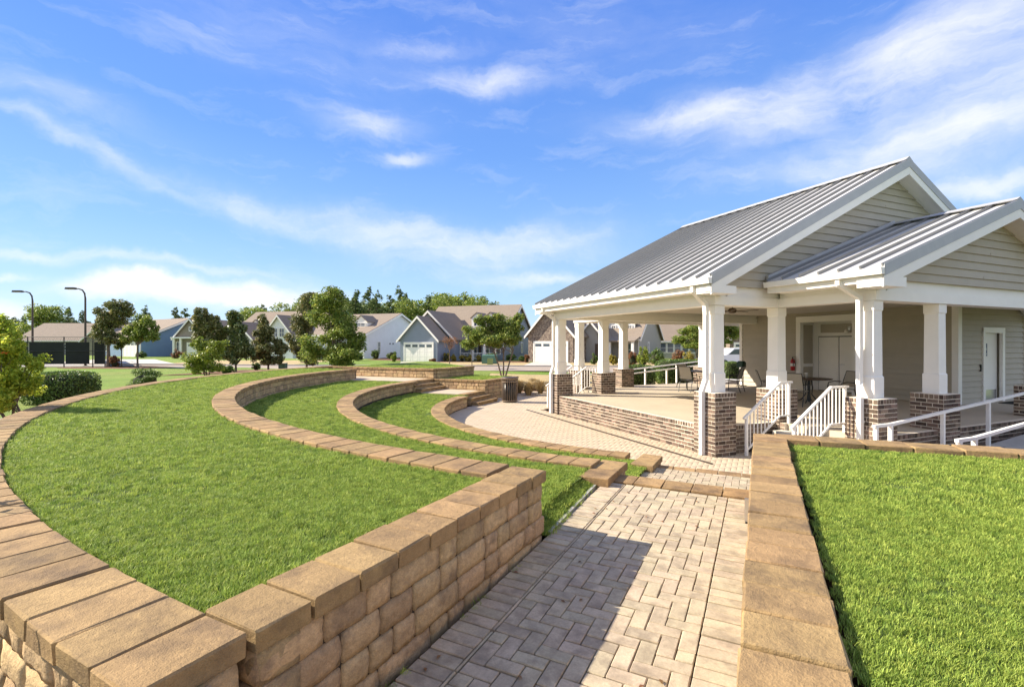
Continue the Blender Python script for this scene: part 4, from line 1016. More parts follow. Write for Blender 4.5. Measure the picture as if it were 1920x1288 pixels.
# ------------------------------------------------------------------ furniture and fittings of the pavilion
def loc2(x, y): q = Vector((x, y)) - O; return q.dot(D3), q.dot(D2)
def make_table(label, pos):
    r = empty('patio_table', pos); tag(r, label, 'table', 'round patio tables in the pavilion')
    MB().lathe([(.60, .70), (.61, .71), (.61, .725), (.58, .73)], 28).build('tabletop', M['bronze'], r, True)
    for k in range(4):
        a = R(45 + 90 * k); c, s = math.cos(a), math.sin(a)
        MB().tube([(.06 * c, .06 * s, .70), (.10 * c, .10 * s, .45), (.08 * c, .08 * s, .25), (.20 * c, .20 * s, .08), (.33 * c, .33 * s, .012)], .017, 6).build('leg', M['black'], r)
    MB().lathe([(.03, .02), (.03, .70)], 8).build('stem', M['black'], r)
    return r
def make_chair(label, pos, rz, group):
    """faces +y local"""
    r = empty('patio_chair', pos, rz); tag(r, label, 'chair', group)
    for s in (-1, 1):
        MB().tube([(.27 * s, .26, .0), (.27 * s, .24, .40), (.27 * s, .20, .58), (.27 * s, .02, .62), (.26 * s, -.20, .60)], .014, 6).build('front_leg', M['black'], r)
        MB().tube([(.25 * s, -.34, .0), (.25 * s, -.22, .40), (.24 * s, -.24, .60), (.24 * s, -.36, .93)], .014, 6).build('rear_leg', M['black'], r)
    b = MB(); b.bar((-.25, .23, .40), (.25, .23, .40), .02, .02); b.bar((-.25, -.22, .40), (.25, -.22, .40), .02, .02); b.bar((-.24, -.36, .93), (.24, -.36, .93), .022, .022); b.build('cross_bar', M['black'], r)
    b = MB(); b.prism([(-.235, .23, .41), (-.235, 0, .395), (-.235, -.20, .415), (-.235, -.20, .425), (-.235, 0, .405), (-.235, .23, .42)], (.47, 0, 0)); b.build('seat', M['sling'], r)
    b = MB(); b.prism([(-.235, -.235, .47), (-.235, -.25, .60), (-.235, -.36, .92), (-.235, -.35, .925), (-.235, -.24, .60), (-.235, -.225, .47)], (.47, 0, 0)); b.build('backrest', M['sling'], r)
    return r
def toward(p, q): return math.atan2(q[1] - p[1], q[0] - p[0]) - math.pi / 2
T1 = W2(6.1, 2.3, FZ); make_table('round dark metal patio table nearer the camera, with a small cup on it', T1)
for (da, db, lab) in ((-1.0, -.35, 'sling chair left of the near round table, between the two stair railings'), (.15, .95, 'sling chair on the far side of the near table, before the double door'), (.95, -.35, 'sling chair right of the near round table, partly behind the porch column'), (-.75, .75, 'sling chair at the back left of the near round table, half hidden by the column')):
    p = W2(6.1 + da, 2.3 + db, FZ); make_chair(lab, p, toward(p, T1), 'sling patio chairs')
T2 = Vector((7.35, 18.7, FZ)); make_table('round dark metal patio table farther back, beside the ramp railing', T2)
for (x, y, lab) in ((6.55, 18.1, 'sling chair left of the far round table, seen left of the corner downspout'), (8.1, 18.0, 'sling chair with its back to the camera, right of the corner column'), (7.0, 19.6, 'sling chair behind the far round table by the ramp railing')):
    p = Vector((x, y, FZ)); make_chair(lab, p, toward(p, T2), 'sling patio chairs')
cu = empty('cup', T1 + Vector((-.05, .05, .731))); tag(cu, 'small tan cup standing on the near round table', 'cup'); MB().lathe([(.035, 0), (.045, .13), (.04, .13)], 14).build('cup_body', M['sling'], cu, True)
b = MB(); b.lathe([(.046, .13), (.046, .145), (.03, .15)], 14).build('lid', M['white'], cu)
# fan
fa, fb = loc2(6.28, 14.0); fan = empty('ceiling_fan', W2(fa, fb, 3.30), TH); tag(fan, 'dark ceiling fan under the pavilion ceiling behind the corner column', 'ceiling fan')
MB().lathe([(.05, -.06), (.10, -.04), (.12, .02), (.08, .08), (.02, .09)], 16).build('motor', M['bronze'], fan, True); MB().tube([(0, 0, .08), (0, 0, .215)], .015, 8).build('rod', M['bronze'], fan)
for k in range(5):
    a = R(72 * k + 10); c, s = math.cos(a), math.sin(a); b = MB(); b.prism([(.12 * c - .04 * s, .12 * s + .04 * c, .0), (.68 * c - .065 * s, .68 * s + .065 * c, .01), (.68 * c + .065 * s, .68 * s - .065 * c, -.01), (.12 * c + .04 * s, .12 * s - .04 * c, -.01)], (0, 0, .01)); b.build('blade', M['bronze'], fan)
ex = empty('fire_extinguisher', W2(9.36, 5.28, 1.35), TH); tag(ex, 'red fire extinguisher hanging on the wall left of the double door', 'extinguisher')
MB().lathe([(.06, 0), (.075, .02), (.075, .36), (.05, .42), (.02, .45)], 16).build('cylinder', M['red'], ex, True); b = MB(); b.box(-.02, .02, -.02, .02, .45, .50); b.bar((-.02, 0, .51), (-.02, -.13, .53), .02, .015); b.build('valve', M['black'], ex)
MB().tube([(-.02, -.03, .47), (-.06, -.08, .38), (-.07, -.08, .15)], .01, 6).build('hose', M['black'], ex); MB().lathe([(.0755, .16), (.0755, .27)], 16).build('label_band', M['white'], ex)
wl_ = empty('wall_lamp', W2(10.12, 3.65, 2.90), TH); tag(wl_, 'small brass wall lamp with a frosted globe above the double door', 'wall lamp')
MB().box(.0, .03, -.05, .05, -.08, .08).build('mounting_plate', M['steel'], wl_); MB().tube([(0, 0, .03), (-.10, 0, .05), (-.13, 0, -.02)], .012, 6).build('arm', M['steel'], wl_); MB().lathe([(.03, .0), (.07, -.04), (.08, -.09), (.05, -.14), (.01, -.15)], 14, (-.13, 0, -.01)).build('globe', M['lampglass'], wl_, True)
gb = empty('grill_stand', W2(8.9, 7.25, FZ), TH); tag(gb, 'small dark green box on thin legs by the left corner of the pavilion wall', 'stand')
b = MB(); b.box(-.11, .11, -.14, .14, .78, .98); b.frustum(-.11, .11, -.14, .14, .98, -.07, .07, -.1, .1, 1.04); b.build('box', M['green_plastic'], gb)
for s in (-1, 1): MB().tube([(0, .1 * s, 0.02), (0, .1 * s, .78)], .014, 6).build('leg', M['steel'], gb); MB().box(-.16, .16, .1 * s - .03, .1 * s + .03, 0, .03).build('foot', M['black'], gb)
# downlight bar on the right walkway wall
hb = empty('wall_light', Vector((3.0, 6.1, 0)) - Vector((WU.x, WU.y, 0)) * 1.95 + Vector((-WV.x, -WV.y, 0)) * .012 + Vector((0, 0, .80)), math.atan2(WU.y, WU.x)); tag(hb, 'small upright silver light fixture on the walkway side of the right stone wall', 'light fixture')
b = MB(); b.box(-.02, .02, 0, .035, 0, .20); b.build('housing', M['steel'], hb); b = MB(); b.box(-.03, .03, -.008, .03, -.015, .0); b.build('bracket', M['black'], hb)

# trash can
tcx = empty('trash_can', (-.10, 19.95, 0)); tag(tcx, 'round slatted brown metal trash can beside the lower stone planter', 'trash can')
for k in range(24):
    a = 2 * math.pi * k / 24; c, s = math.cos(a), math.sin(a); b = MB(); b.bar((.30 * c, .30 * s, .08), (.30 * c, .30 * s, .86), .038, .008) if False else b.tube([(.30 * c, .30 * s, .06), (.30 * c, .30 * s, .84), (.34 * c, .34 * s, .97)], .0165, 5); b.build('slat', M['bronze_l'], tcx)
for z, r_ in ((.07, .30), (.84, .305), (.975, .345)): MB().lathe([(r_ - .012, z - .018), (r_ + .014, z - .018), (r_ + .014, z + .018), (r_ - .012, z + .018)], 28).build('hoop', M['bronze_l'], tcx)
MB().lathe([(.262, .09), (.262, .80), (.24, .80), (.24, .12)], 24).build('liner', M['black'], tcx, True)
MB().lathe([(.34, .985), (.30, 1.02), (.16, 1.04), (.15, 1.0)], 24).build('lid', M['bronze'], tcx, True); MB().lathe([(.28, 0), (.28, .05)], 20).build('foot_ring', M['black'], tcx)

# ------------------------------------------------------------------ plants
def leaves(name, blobs, n, size, m, parent=None, seed=0, shell=.55, droop=0, loc=(0, 0, 0), aspect=.55, thin=.0):
    """blobs: (x, y, z, rx, ry, rz) relative; leaf quads spread through lumpy ellipsoids, denser towards the outside"""
    r = np.random.default_rng(seed); vol = np.array([b[3] * b[4] * b[5] for b in blobs]) ** .75; cnt = np.maximum((n * vol / vol.sum()).astype(int), 20)
    V = []
    for bl, k in zip(blobs, cnt):
        # sub-clumps on the blob
        nc = max(8, int(16 * (bl[3] + bl[5]) / (bl[3] + bl[5] + 1) + 8)); cd = r.normal(size=(nc, 3)); cd /= np.linalg.norm(cd, axis=1)[:, None]
        cc = cd * (shell + (1 - shell) * r.uniform(size=(nc, 1))) * .86; cr = r.uniform(.24, .46, size=nc)
        pick = r.integers(0, nc, k); d = r.normal(size=(k, 3)); d /= np.linalg.norm(d, axis=1)[:, None]
        p = cc[pick] + d * (cr[pick][:, None]) * (r.uniform(size=(k, 1)) ** .45)
        p = p * np.array([bl[3], bl[4], bl[5]]) + np.array(bl[:3]); V.append(p)
    P = np.concatenate(V); k = len(P)
    nrm = r.normal(size=(k, 3)); nrm[:, 2] = np.abs(nrm[:, 2]) + .3; nrm /= np.linalg.norm(nrm, axis=1)[:, None]
    t = np.cross(nrm, r.normal(size=(k, 3))); t /= np.linalg.norm(t, axis=1)[:, None]; s = np.cross(nrm, t)
    sz = size * r.uniform(.6, 1.3, size=(k, 1)); q = np.stack([P - t * sz, P + s * sz * aspect * .8 + nrm * sz * .15, P + t * sz, P - s * sz * aspect * .8 + nrm * sz * .15], 1).reshape(-1, 3)
    F = np.arange(4 * k).reshape(-1, 4); me = np_mesh(name, q, F, m); return link(name, me, parent, loc)
def tree(name, label, cat, px, Y, base_z, ells, m, n=6000, leaf=.09, trunk_r=.09, seed=0, group=None, multi=1, fork_py=None, split=.5, twigs=6, extra=None, deep=.85):
    """ells: list of (px, py, rx px, ry px) of crown lobes as measured, placed around distance Y"""
    x0 = X(px, Y); root = empty(name, (x0, Y, base_z)); tag(root, label, cat, group); k = Y / FPX; r = random.Random(seed)
    bl = []
    for (ex_, ey_, rx, ry) in ells:
        dy = r.uniform(-.4, .4) * rx * k; bl.append((X(ex_, Y) - x0, dy, Zp(ey_, Y) - base_z, rx * k * 1.16, rx * k * deep * 1.1, ry * k * 1.16))
    leaves('crown', bl, int(n * 1.7), leaf, m, root, seed, shell=.35)
    b = MB()
    lows = min(q[2] - q[5] * .7 for q in bl); fork = max(.15, lows if fork_py is None else Zp(fork_py, Y) - base_z)
    for mi in range(multi):
        ox = (mi - (multi - 1) / 2) * trunk_r * 1.4; lean = (mi - (multi - 1) / 2) * fork * .28
        top = (ox + lean, r.uniform(-.1, .1) * fork * (multi > 1), fork)
        b.tube([(ox * .6, 0, -.1), (ox, 0, .05), (ox + lean * .45 + r.uniform(-.02, .02), 0, fork * .5), top], [trunk_r * 1.35, trunk_r, trunk_r * .85, trunk_r * .75], 8)
        mine = bl[mi::multi] if multi > 1 else bl
        for q in mine:
            for g in range(2):
                tgt = Vector((q[0] + r.uniform(-.4, .4) * q[3], q[1] + r.uniform(-.4, .4) * q[4], q[2] + r.uniform(-.1, .5) * q[5])); p0 = Vector(top) - Vector((0, 0, fork * .12 * g)); mid = p0.lerp(tgt, .5) + Vector((0, 0, .06 * (tgt - p0).length)); 
                b.tube([p0, mid, tgt], [trunk_r * .5, trunk_r * .3, trunk_r * .1], 6)
                for _ in range(twigs // 2):
                    e = mid + Vector((r.uniform(-1, 1) * q[3] * .8, r.uniform(-1, 1) * q[4] * .8, r.uniform(-.2, .9) * q[5])); b.tube([mid, e], [trunk_r * .16, trunk_r * .05], 4, False)
    b.build('trunk', M['bark'], root); return root
def bush(label, px, Y, py_top, wpx, m, box=False, base_z=None, n=900, leaf=.045, name='shrub', cat='shrub', group=None, deep=1.0, seed=1):
    k = Y / FPX; bz = terr(X(px, Y), Y) if base_z is None else base_z; h = Zp(py_top, Y) - bz; w = wpx * k
    root = empty(name, (X(px, Y), Y, bz)); tag(root, label, cat, group)
    if box:
        r = np.random.default_rng(seed); L_, D_, H_ = w, w * deep, h
        def sup(d): return d / (np.abs(d) ** 5).sum(1)[:, None] ** .2
        d = sup(r.normal(size=(n, 3))); d *= 1 + .03 * np.sin(d[:, [1, 2, 0]] * 7 + seed) - .10 * r.uniform(size=(n, 1)) ** 2; pts = d * np.array([L_ / 2, D_ / 2, H_ * .5]) + np.array([0, 0, H_ * .5])
        nrm = r.normal(size=(n, 3)); nrm /= np.linalg.norm(nrm, axis=1)[:, None]; t = np.cross(nrm, r.normal(size=(n, 3))); t /= np.linalg.norm(t, axis=1)[:, None]; s_ = np.cross(nrm, t); sz = leaf * r.uniform(.6, 1.3, size=(n, 1))
        V = np.stack([pts - t * sz, pts + s_ * sz * .5, pts + t * sz, pts - s_ * sz * .5], 1).reshape(-1, 3); link('foliage', np_mesh('foliage', V, np.arange(4 * n).reshape(-1, 4), m), root)
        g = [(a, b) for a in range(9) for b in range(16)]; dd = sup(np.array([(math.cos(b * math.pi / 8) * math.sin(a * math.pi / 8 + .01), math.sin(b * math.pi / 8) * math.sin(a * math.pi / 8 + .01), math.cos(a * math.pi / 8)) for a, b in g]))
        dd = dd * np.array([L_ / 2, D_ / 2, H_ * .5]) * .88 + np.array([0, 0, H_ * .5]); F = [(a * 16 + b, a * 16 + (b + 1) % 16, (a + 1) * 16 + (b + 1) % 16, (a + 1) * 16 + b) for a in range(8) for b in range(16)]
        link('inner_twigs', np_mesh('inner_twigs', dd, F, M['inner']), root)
    else:
        leaves('foliage', [(0, 0, h * .5, w / 2, w / 2 * deep, h * .52)], n, leaf, m, root, seed, shell=.8)
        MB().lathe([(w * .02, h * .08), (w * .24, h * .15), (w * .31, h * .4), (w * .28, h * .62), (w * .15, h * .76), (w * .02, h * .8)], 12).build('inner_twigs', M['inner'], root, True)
        b = MB(); [b.tube([(0, 0, -.05), (random.uniform(-.25, .25) * w, random.uniform(-.25, .25) * w, h * .6)], [.02, .008], 5) for _ in range(5)]; b.build('stems', M['bark'], root)
    return root
def tz(px, Y): return terr(X(px, Y), Y)
tree('young_tree', 'yellow-green leafy young tree at the left edge beyond the outer stone wall', 'tree', 22, 8.6, .8, [(18, 650, 36, 40), (58, 682, 26, 20), (5, 700, 46, 38), (40, 720, 34, 28), (-10, 640, 34, 44), (20, 750, 44, 26)], M['leaf_yel'], 9000, .035, .03, 3, multi=3)
fl = MB(); 
fr = empty('flower_cluster', (X(26, 8.4), 8.25, Zp(661, 8.25))); tag(fr, 'small orange flower cluster on the yellow-green young tree', 'flowers')
leaves('petals', [(0, 0, 0, .05, .05, .025)], 60, .014, M['flower'], fr, 5)
bush('boxy clipped dark green hedge just beyond the outer wall beside the young tree', 116, 13.2, 697, 88, M['leaf_hedge'], True, .78, 9000, .028, 'hedge', 'hedge', deep=1.1)
bush('low rounded clipped shrub behind the outer wall, right of the boxy hedge', 272, 17.5, 695, 60, M['leaf_hedge'], False, .72, 6500, .03, seed=4)
tree('tree', 'lime green bushy small tree behind the outer wall, in front of the dark magnolias', 'tree', 388, 22, tz(388, 22), [(385, 665, 30, 22), (365, 680, 18, 18), (410, 655, 20, 18), (395, 690, 28, 12), (378, 645, 14, 12)], M['leaf_lime'], 5000, .05, .04, 4, multi=3)
tree('magnolia', 'tall dark bronzed magnolia behind the lime green small tree', 'tree', 398, 30, tz(398, 30), [(385, 596, 20, 20), (372, 620, 16, 22), (398, 615, 20, 26), (392, 650, 26, 30)], M['leaf_brown'], 6500, .10, .09, 5, group='magnolias around the lawn')
tree('magnolia', 'dark green magnolia with a leaning dark lower crown, right of the lime small tree', 'tree', 442, 30.5, tz(442, 30), [(437, 600, 15, 17), (430, 618, 19, 20), (446, 622, 15, 20), (448, 648, 24, 20), (436, 670, 20, 16), (464, 662, 12, 14)], M['leaf_dark'], 6500, .10, .08, 6, group='magnolias around the lawn')
tree('magnolia', 'conical dark magnolia standing alone in the mulch before the white gabled house', 'tree', 503, 32, tz(503, 32), [(497, 600, 11, 17), (500, 622, 18, 18), (505, 650, 27, 20), (480, 664, 16, 12), (508, 675, 20, 12), (528, 655, 12, 16)], M['leaf_brown'], 7000, .10, .08, 7, group='magnolias around the lawn')
tree('tree', 'largest green tree of the group, with a round top above the roofs', 'tree', 628, 28, tz(628, 28), [(625, 566, 34, 30), (618, 600, 40, 24), (650, 620, 34, 28), (598, 650, 38, 30), (640, 665, 40, 22), (668, 640, 18, 30)], M['leaf_mid'], 14000, .085, .12, 8)
tree('tree', 'bronze-tinged tree left of and behind the largest green tree', 'tree', 575, 33, tz(575, 33), [(588, 575, 28, 26), (570, 605, 26, 26), (562, 640, 22, 26), (572, 668, 22, 16)], M['leaf_brown'], 7000, .09, .09, 9)
tree('tree', 'round-headed bronze green tree on a clear trunk beside the court fence', 'tree', 203, 44, GZ, [(207, 592, 32, 26), (195, 622, 20, 18), (222, 582, 22, 18), (212, 632, 18, 12)], M['leaf_brown'], 7000, .12, .17, 10)
tree('tree', 'spreading olive green tree in front of the blue house', 'tree', 258, 43, GZ, [(255, 618, 24, 16), (272, 606, 22, 20), (245, 632, 18, 12), (285, 622, 13, 18), (272, 632, 20, 10)], M['leaf_mid'], 6500, .10, .11, 11)
tree('tree', 'small thin-trunked tree between the round-headed tree and the spreading tree', 'tree', 228, 46, GZ, [(228, 640, 14, 10), (222, 650, 8, 6)], M['leaf_mid'], 1500, .09, .07, 12)
tree('tree', 'multi-trunk crape myrtle with an open green crown behind the lower planter', 'tree', 944, 31, GZ - .2, [(885, 628, 24, 18), (905, 605, 18, 15), (928, 598, 18, 14), (950, 612, 24, 20), (972, 606, 14, 18), (918, 638, 34, 14), (962, 636, 20, 15), (878, 645, 14, 10), (940, 622, 40, 18)], M['leaf_mid'], 13000, .075, .055, 13, multi=3, fork_py=655)
tree('sapling', 'bare rusty sapling in front of the blue-grey garage house', 'tree', 843, 50, GZ, [(845, 645, 14, 14), (836, 638, 9, 8), (852, 640, 8, 8)], M['leaf_rust'], 420, .06, .06, 14, twigs=10)
tree('sapling', 'thin street tree in front of the blue-grey house, left of the crape myrtle', 'tree', 885, 41, GZ, [(880, 648, 14, 7), (890, 642, 10, 8)], M['leaf_mid'], 900, .07, .05, 15)
tree('tree', 'green street tree seen through the pavilion behind the ramp railing', 'tree', 1318, 36, GZ, [(1290, 628, 32, 16), (1328, 612, 30, 18), (1372, 622, 26, 16), (1300, 645, 26, 10), (1350, 640, 20, 10)], M['leaf_mid'], 9000, .09, .08, 16, multi=3, fork_py=668)
# hedges and shrubs
bush('clipped green hedge left of the far ramp railing, seen between the far piers', 1195, 25.5, 684, 62, M['leaf_hedge'], True, .05, 6000, .04, 'hedge', 'hedge', deep=.6)
bush('long clipped green hedge behind the far ramp railing', 1276, 27, 674, 94, M['leaf_hedge'], True, .1, 9000, .04, 'hedge', 'hedge', deep=.45)
bush('clipped hedge glimpsed right of the corner column behind the far deck', 1372, 28, 678, 30, M['leaf_hedge'], True, .1, 2500, .04, 'hedge', 'hedge', deep=.8)
for (px, Y, pt_, w, m, lab) in ((705, 66, 657, 16, 'leaf_hedge', 'round dark shrub at the left of the white house end wall'), (734, 67, 657, 16, 'leaf_hedge', 'round dark shrub at the right of the white house end wall'), (673, 60, 661, 22, 'leaf_mid', 'green shrub at the foot of the white house, right of the largest tree'),
        (738, 57, 663, 9, 'leaf_lime', 'small lime boxy shrub at the left corner of the blue-grey garage'), (811, 55.5, 672, 12, 'leaf_rust', 'low brownish shrub right of the white garage door'),
        (837, 58, 661, 13, 'leaf_gold', 'golden shrub left of the rusty sapling trunk'), (852, 58, 665, 11, 'leaf_gold', 'golden shrub just right of the rusty sapling'), (866, 58, 666, 10, 'leaf_gold', 'small golden shrub third from the left under the porch'), (878, 58, 664, 12, 'leaf_gold', 'golden shrub beside the thin street tree'), (897, 58, 666, 11, 'leaf_gold', 'golden shrub at the right end of the porch row'),
        (922, 59, 661, 24, 'leaf_hedge', 'wide dark shrub behind the utility boxes'), (958, 60, 663, 18, 'leaf_hedge', 'dark shrub by the blue house end wall right of the crape myrtle'), (978, 58, 668, 12, 'leaf_hedge', 'small dark shrub left of the stone-clad garage house'), (988, 55, 664, 9, 'leaf_rust', 'narrow rusty shrub at the corner of the stone-clad garage'),
        (1114, 50, 663, 13, 'leaf_hedge', 'round green shrub before the dark entry porch'), (1150, 48, 665, 14, 'leaf_gold', 'yellow shrub seen between the two far columns'), (1186, 45, 660, 17, 'leaf_rust', 'rusty red shrub right of the far columns'), (1206, 44, 650, 20, 'leaf_lime', 'upright bright green shrub seen through the pavilion'), (1230, 46, 656, 28, 'leaf_hedge', 'dark wide shrub right of the upright green one'),
        (1272, 48, 655, 22, 'leaf_rust', 'brownish shrub before the row of white windows'), (1290, 46, 658, 22, 'leaf_gold', 'tan shrub left of the street tree seen through the pavilion'),
        (331, 70, 655, 18, 'leaf_rust', 'rusty shrub below the tall white window of the blue house'), (265, 72, 659, 16, 'leaf_hedge', 'dark shrub at the corner of the blue house'), (214, 44, 668, 16, 'leaf_rust', 'brownish low shrub under the small thin-trunked tree'), (425, 26, 683, 26, 'leaf_hedge', 'low dark shrub right of the lime small tree'), (480, 34, 680, 14, 'leaf_hedge', 'small shrub at the left foot of the conical magnolia')):
    bush(lab, px, Y, pt_, w * 1.1, M[m], False, None, 1500, .08 if Y > 40 else .045, deep=1.0, seed=int(px))
for i, (x, y) in enumerate(((.75, 22.6), (1.35, 23.4), (1.75, 22.3), (.35, 23.6), (2.1, 24.0), (1.1, 24.8), (2.4, 22.9))):
    g = empty('ornamental_grass', (x, y, -.06)); tag(g, 'tan dry ornamental grass clump in the bed left of the far downspout', 'grass clump', 'ornamental grasses in the mulch bed')
    r = np.random.default_rng(i); n = 520; a = r.uniform(0, 6.28, n); l = r.uniform(.1, .55, n); h = r.uniform(.35, .85, n); c = np.c_[np.cos(a), np.sin(a)]; w = np.c_[-np.sin(a), np.cos(a)] * .010
    p0 = c * .06 * r.uniform(size=(n, 1)); p1 = c * (l * .5)[:, None]; p2 = c * l[:, None]
    V = np.stack([np.c_[p0 - w, np.zeros(n)], np.c_[p0 + w, np.zeros(n)], np.c_[p1 + w, h * .75], np.c_[p1 - w, h * .75]], 1); V2 = np.stack([np.c_[p1 - w, h * .75], np.c_[p1 + w, h * .75], np.c_[p2 + w * .4, h * .85], np.c_[p2 - w * .4, h * .85]], 1)
    VV = np.concatenate([V.reshape(-1, 3), V2.reshape(-1, 3)]); link('blades', np_mesh('blades', VV, np.arange(len(VV)).reshape(-1, 4), M['straw']), g)

# far wood: individual pines from a few kinds
def pine(seed, h):
    r = random.Random(seed); root = empty('pine_tree', (0, 0, 0)); bl = []
    for i in range(9):
        z = h * (.48 + .5 * (i / 8)); w = h * (.17 - .12 * (i / 8) * (i / 8)) * r.uniform(.7, 1.25); bl.append((r.uniform(-.5, .5) * w, r.uniform(-.5, .5) * w, z, w, w, h * .055 * r.uniform(.8, 1.5)))
    leaves('crown', bl, 2600, .34, M['pine'], root, seed, shell=.5)
    b = MB(); b.tube([(0, 0, 0), (r.uniform(-.2, .2), 0, h * .5), (r.uniform(-.3, .3), 0, h * .95)], [.22, .17, .05], 6)
    for q in bl: b.tube([(0, 0, q[2] - .5), (q[0] + q[3] * .7 * r.choice((-1, 1)), q[1], q[2])], [.07, .03], 4, False)
    b.build('trunk', M['bark'], root); return root
def broad(seed, h, m):
    r = random.Random(seed); root = empty('forest_tree', (0, 0, 0)); bl = [(r.uniform(-.22, .22) * h, r.uniform(-.2, .2) * h, h * r.uniform(.42, .85), h * .2, h * .2, h * .16) for _ in range(7)]
    leaves('crown', bl, 3400, .30, m, root, seed, shell=.5); b = MB(); b.tube([(0, 0, 0), (0, 0, h * .7)], [.25, .08], 6); [b.tube([(0, 0, h * .3), (q[0], q[1], q[2])], [.1, .03], 4, False) for q in bl]; b.build('trunk', M['bark'], root); return root
kinds = [pine(1, 17), pine(2, 15), pine(3, 18.5), broad(4, 13, M['pine']), broad(5, 14, M['leaf_mid']), pine(6, 16)]
used = set(); LB = ['tall pine with a sparse crown in the wood behind the houses'] * 3 + ['rounded evergreen tree in the wood behind the houses', 'lighter green broadleaf tree in the wood behind the houses'] + ['tall pine with a sparse crown in the wood behind the houses']
wood = [(472, 576, 4), (492, 572, 0), (512, 572, 3), (540, 566, 4), (556, 560, 3), (572, 552, 1), (592, 548, 4), (668, 546, 5), (682, 556, 3), (694, 540, 0), (706, 550, 2), (718, 562, 3), (732, 556, 1), (748, 542, 2), (762, 552, 0), (776, 556, 4), (790, 552, 3), (803, 556, 5), (818, 548, 4), (832, 553, 3), (846, 550, 4), (860, 546, 4), (872, 556, 0), (884, 553, 4), (896, 556, 3), (908, 562, 5), (918, 565, 4), (928, 570, 3),
        (605, 560, 5), (640, 556, 2), (656, 560, 4), (700, 566, 4), (740, 566, 4), (780, 568, 3), (820, 566, 4), (675, 566, 3), (688, 570, 4), (712, 572, 3), (752, 570, 4), (766, 572, 3), (582, 566, 4), (526, 576, 3)]
for i, (px, pt_, k) in enumerate(wood):
    Y = 118 + (i * 37 % 23) + (8 if i > 27 else 0); h = Zp(pt_, Y) - GZ; src = kinds[k]
    o = src if k not in used else copy_tree(src); used.add(k)
    o.location = (X(px, Y), Y, GZ); s = h / [17, 15, 18.5, 13, 14, 16][k]; o.scale = (s, s, s); o.rotation_euler = (0, 0, i * 1.3); 
    near_ = 'left of the largest green tree' if px < 600 else 'above the white house roof' if px < 745 else 'above the garage house gables' if px < 830 else 'above the long tan roof'
    tag(o, ['tall sparse-crowned pine', 'tall sparse-crowned pine', 'tall sparse-crowned pine', 'rounded dark evergreen', 'lighter green broadleaf tree', 'tall sparse-crowned pine'][k] + ' in the far wood ' + near_, 'tree', 'trees of the wood behind the houses')
left_far = [(8, 592, 3, 115), (24, 596, 5, 120), (44, 592, 0, 122), (76, 572, 4, 105), (92, 568, 4, 104), (104, 574, 3, 106), (128, 578, 1, 110), (155, 583, 0, 112), (275, 577, 2, 108), (330, 577, 0, 115), (346, 580, 1, 118), (482, 572, 4, 110)]
for i, (px, pt_, k, Y) in enumerate(left_far):
    h = Zp(pt_, Y) - GZ; o = copy_tree(kinds[k]); o.location = (X(px, Y), Y, GZ); s = h / [17, 15, 18.5, 13, 14, 16][k]; o.scale = (s, s, s); o.rotation_euler = (0, 0, i * 1.9); 
    tag(o, ['slim far pine', 'slim far pine', 'slim far pine', 'far rounded tree', 'far broad green tree', 'slim far pine'][k] + (' at the far left edge of the skyline' if px < 50 else ' on the skyline between the two court lamps' if px < 170 else ' on the skyline above the blue house'), 'tree', 'far trees on the left skyline')

# ------------------------------------------------------------------ streets, drives, beds
sheet('street', [(-70, 46), (-45, 50), (-20, 46.5), (-4, 45.5), (14, 44), (45, 36), (45, 30), (14, 37), (-4, 38.5), (-20, 39), (-30, 43), (-45, 45), (-70, 40)], GZ + .012, M['asphalt'])
b = MB()
kpts = [(-70, 46.1), (-45, 50.1), (-20, 46.6), (-4, 45.6), (14, 44.1), (45, 36.1)]
for p, q in zip(kpts, kpts[1:]): b.bar((*p, GZ + .06), (*q, GZ + .06), .18, .14)
tag(b.build('kerb', M['kerb']), kind='structure')
sheet('driveway', [(X(752, 57), 57), (X(812, 57), 56), (X(818, 46), 45.9), (X(745, 46), 46)], GZ + .016, M['drive'])
sheet('driveway', [(X(1000, 56.5), 56.5), (X(1068, 53.5), 53.8), (X(1075, 45), 44.6), (X(975, 45), 45.2)], GZ + .016, M['drive'])
sheet('driveway', [(-56, 66), (-48, 66), (-34, 50), (-46, 50.5)], GZ + .016, M['drive'])
sheet('dormant_lawn', [(-8.5, 46), (1.0, 45.6), (2, 55), (-8.5, 56.5)], GZ + .008, M['dormant'])
sheet('dormant_lawn', [(-36, 48.5), (-22, 47.6), (-22, 62), (-38, 62)], GZ + .008, M['dormant'])
sheet('dormant_lawn', [(6, 44.8), (40, 38), (40, 60), (6, 60)], GZ + .006, M['dormant'])
sheet('mulch_bed', [(-9, 56), (2, 54.4), (2, 58.5), (-9, 60)], GZ + .011, M['mulch'])
sheet('mulch_bed', [(-19, 64), (-13.6, 60), (-13, 72), (-19, 74)], GZ + .013, M['mulch'])
def bed(name, cx, cy, rx, ry, z, m):
    b = MB(); n = 28; r = random.Random(cx); b.add([(cx + rx * math.cos(t * 2 * math.pi / n) * r.uniform(.93, 1.07), cy + ry * math.sin(t * 2 * math.pi / n) * r.uniform(.93, 1.07), z) for t in range(n)], [tuple(range(n))]); tag(b.build(name, m), kind='structure')
bed('mulch_bed', X(205, 44), 44, 4.2, 2.4, GZ + .012, M['mulch']); bed('mulch_bed', X(258, 43), 43, 3.0, 1.8, GZ + .016, M['mulch'])
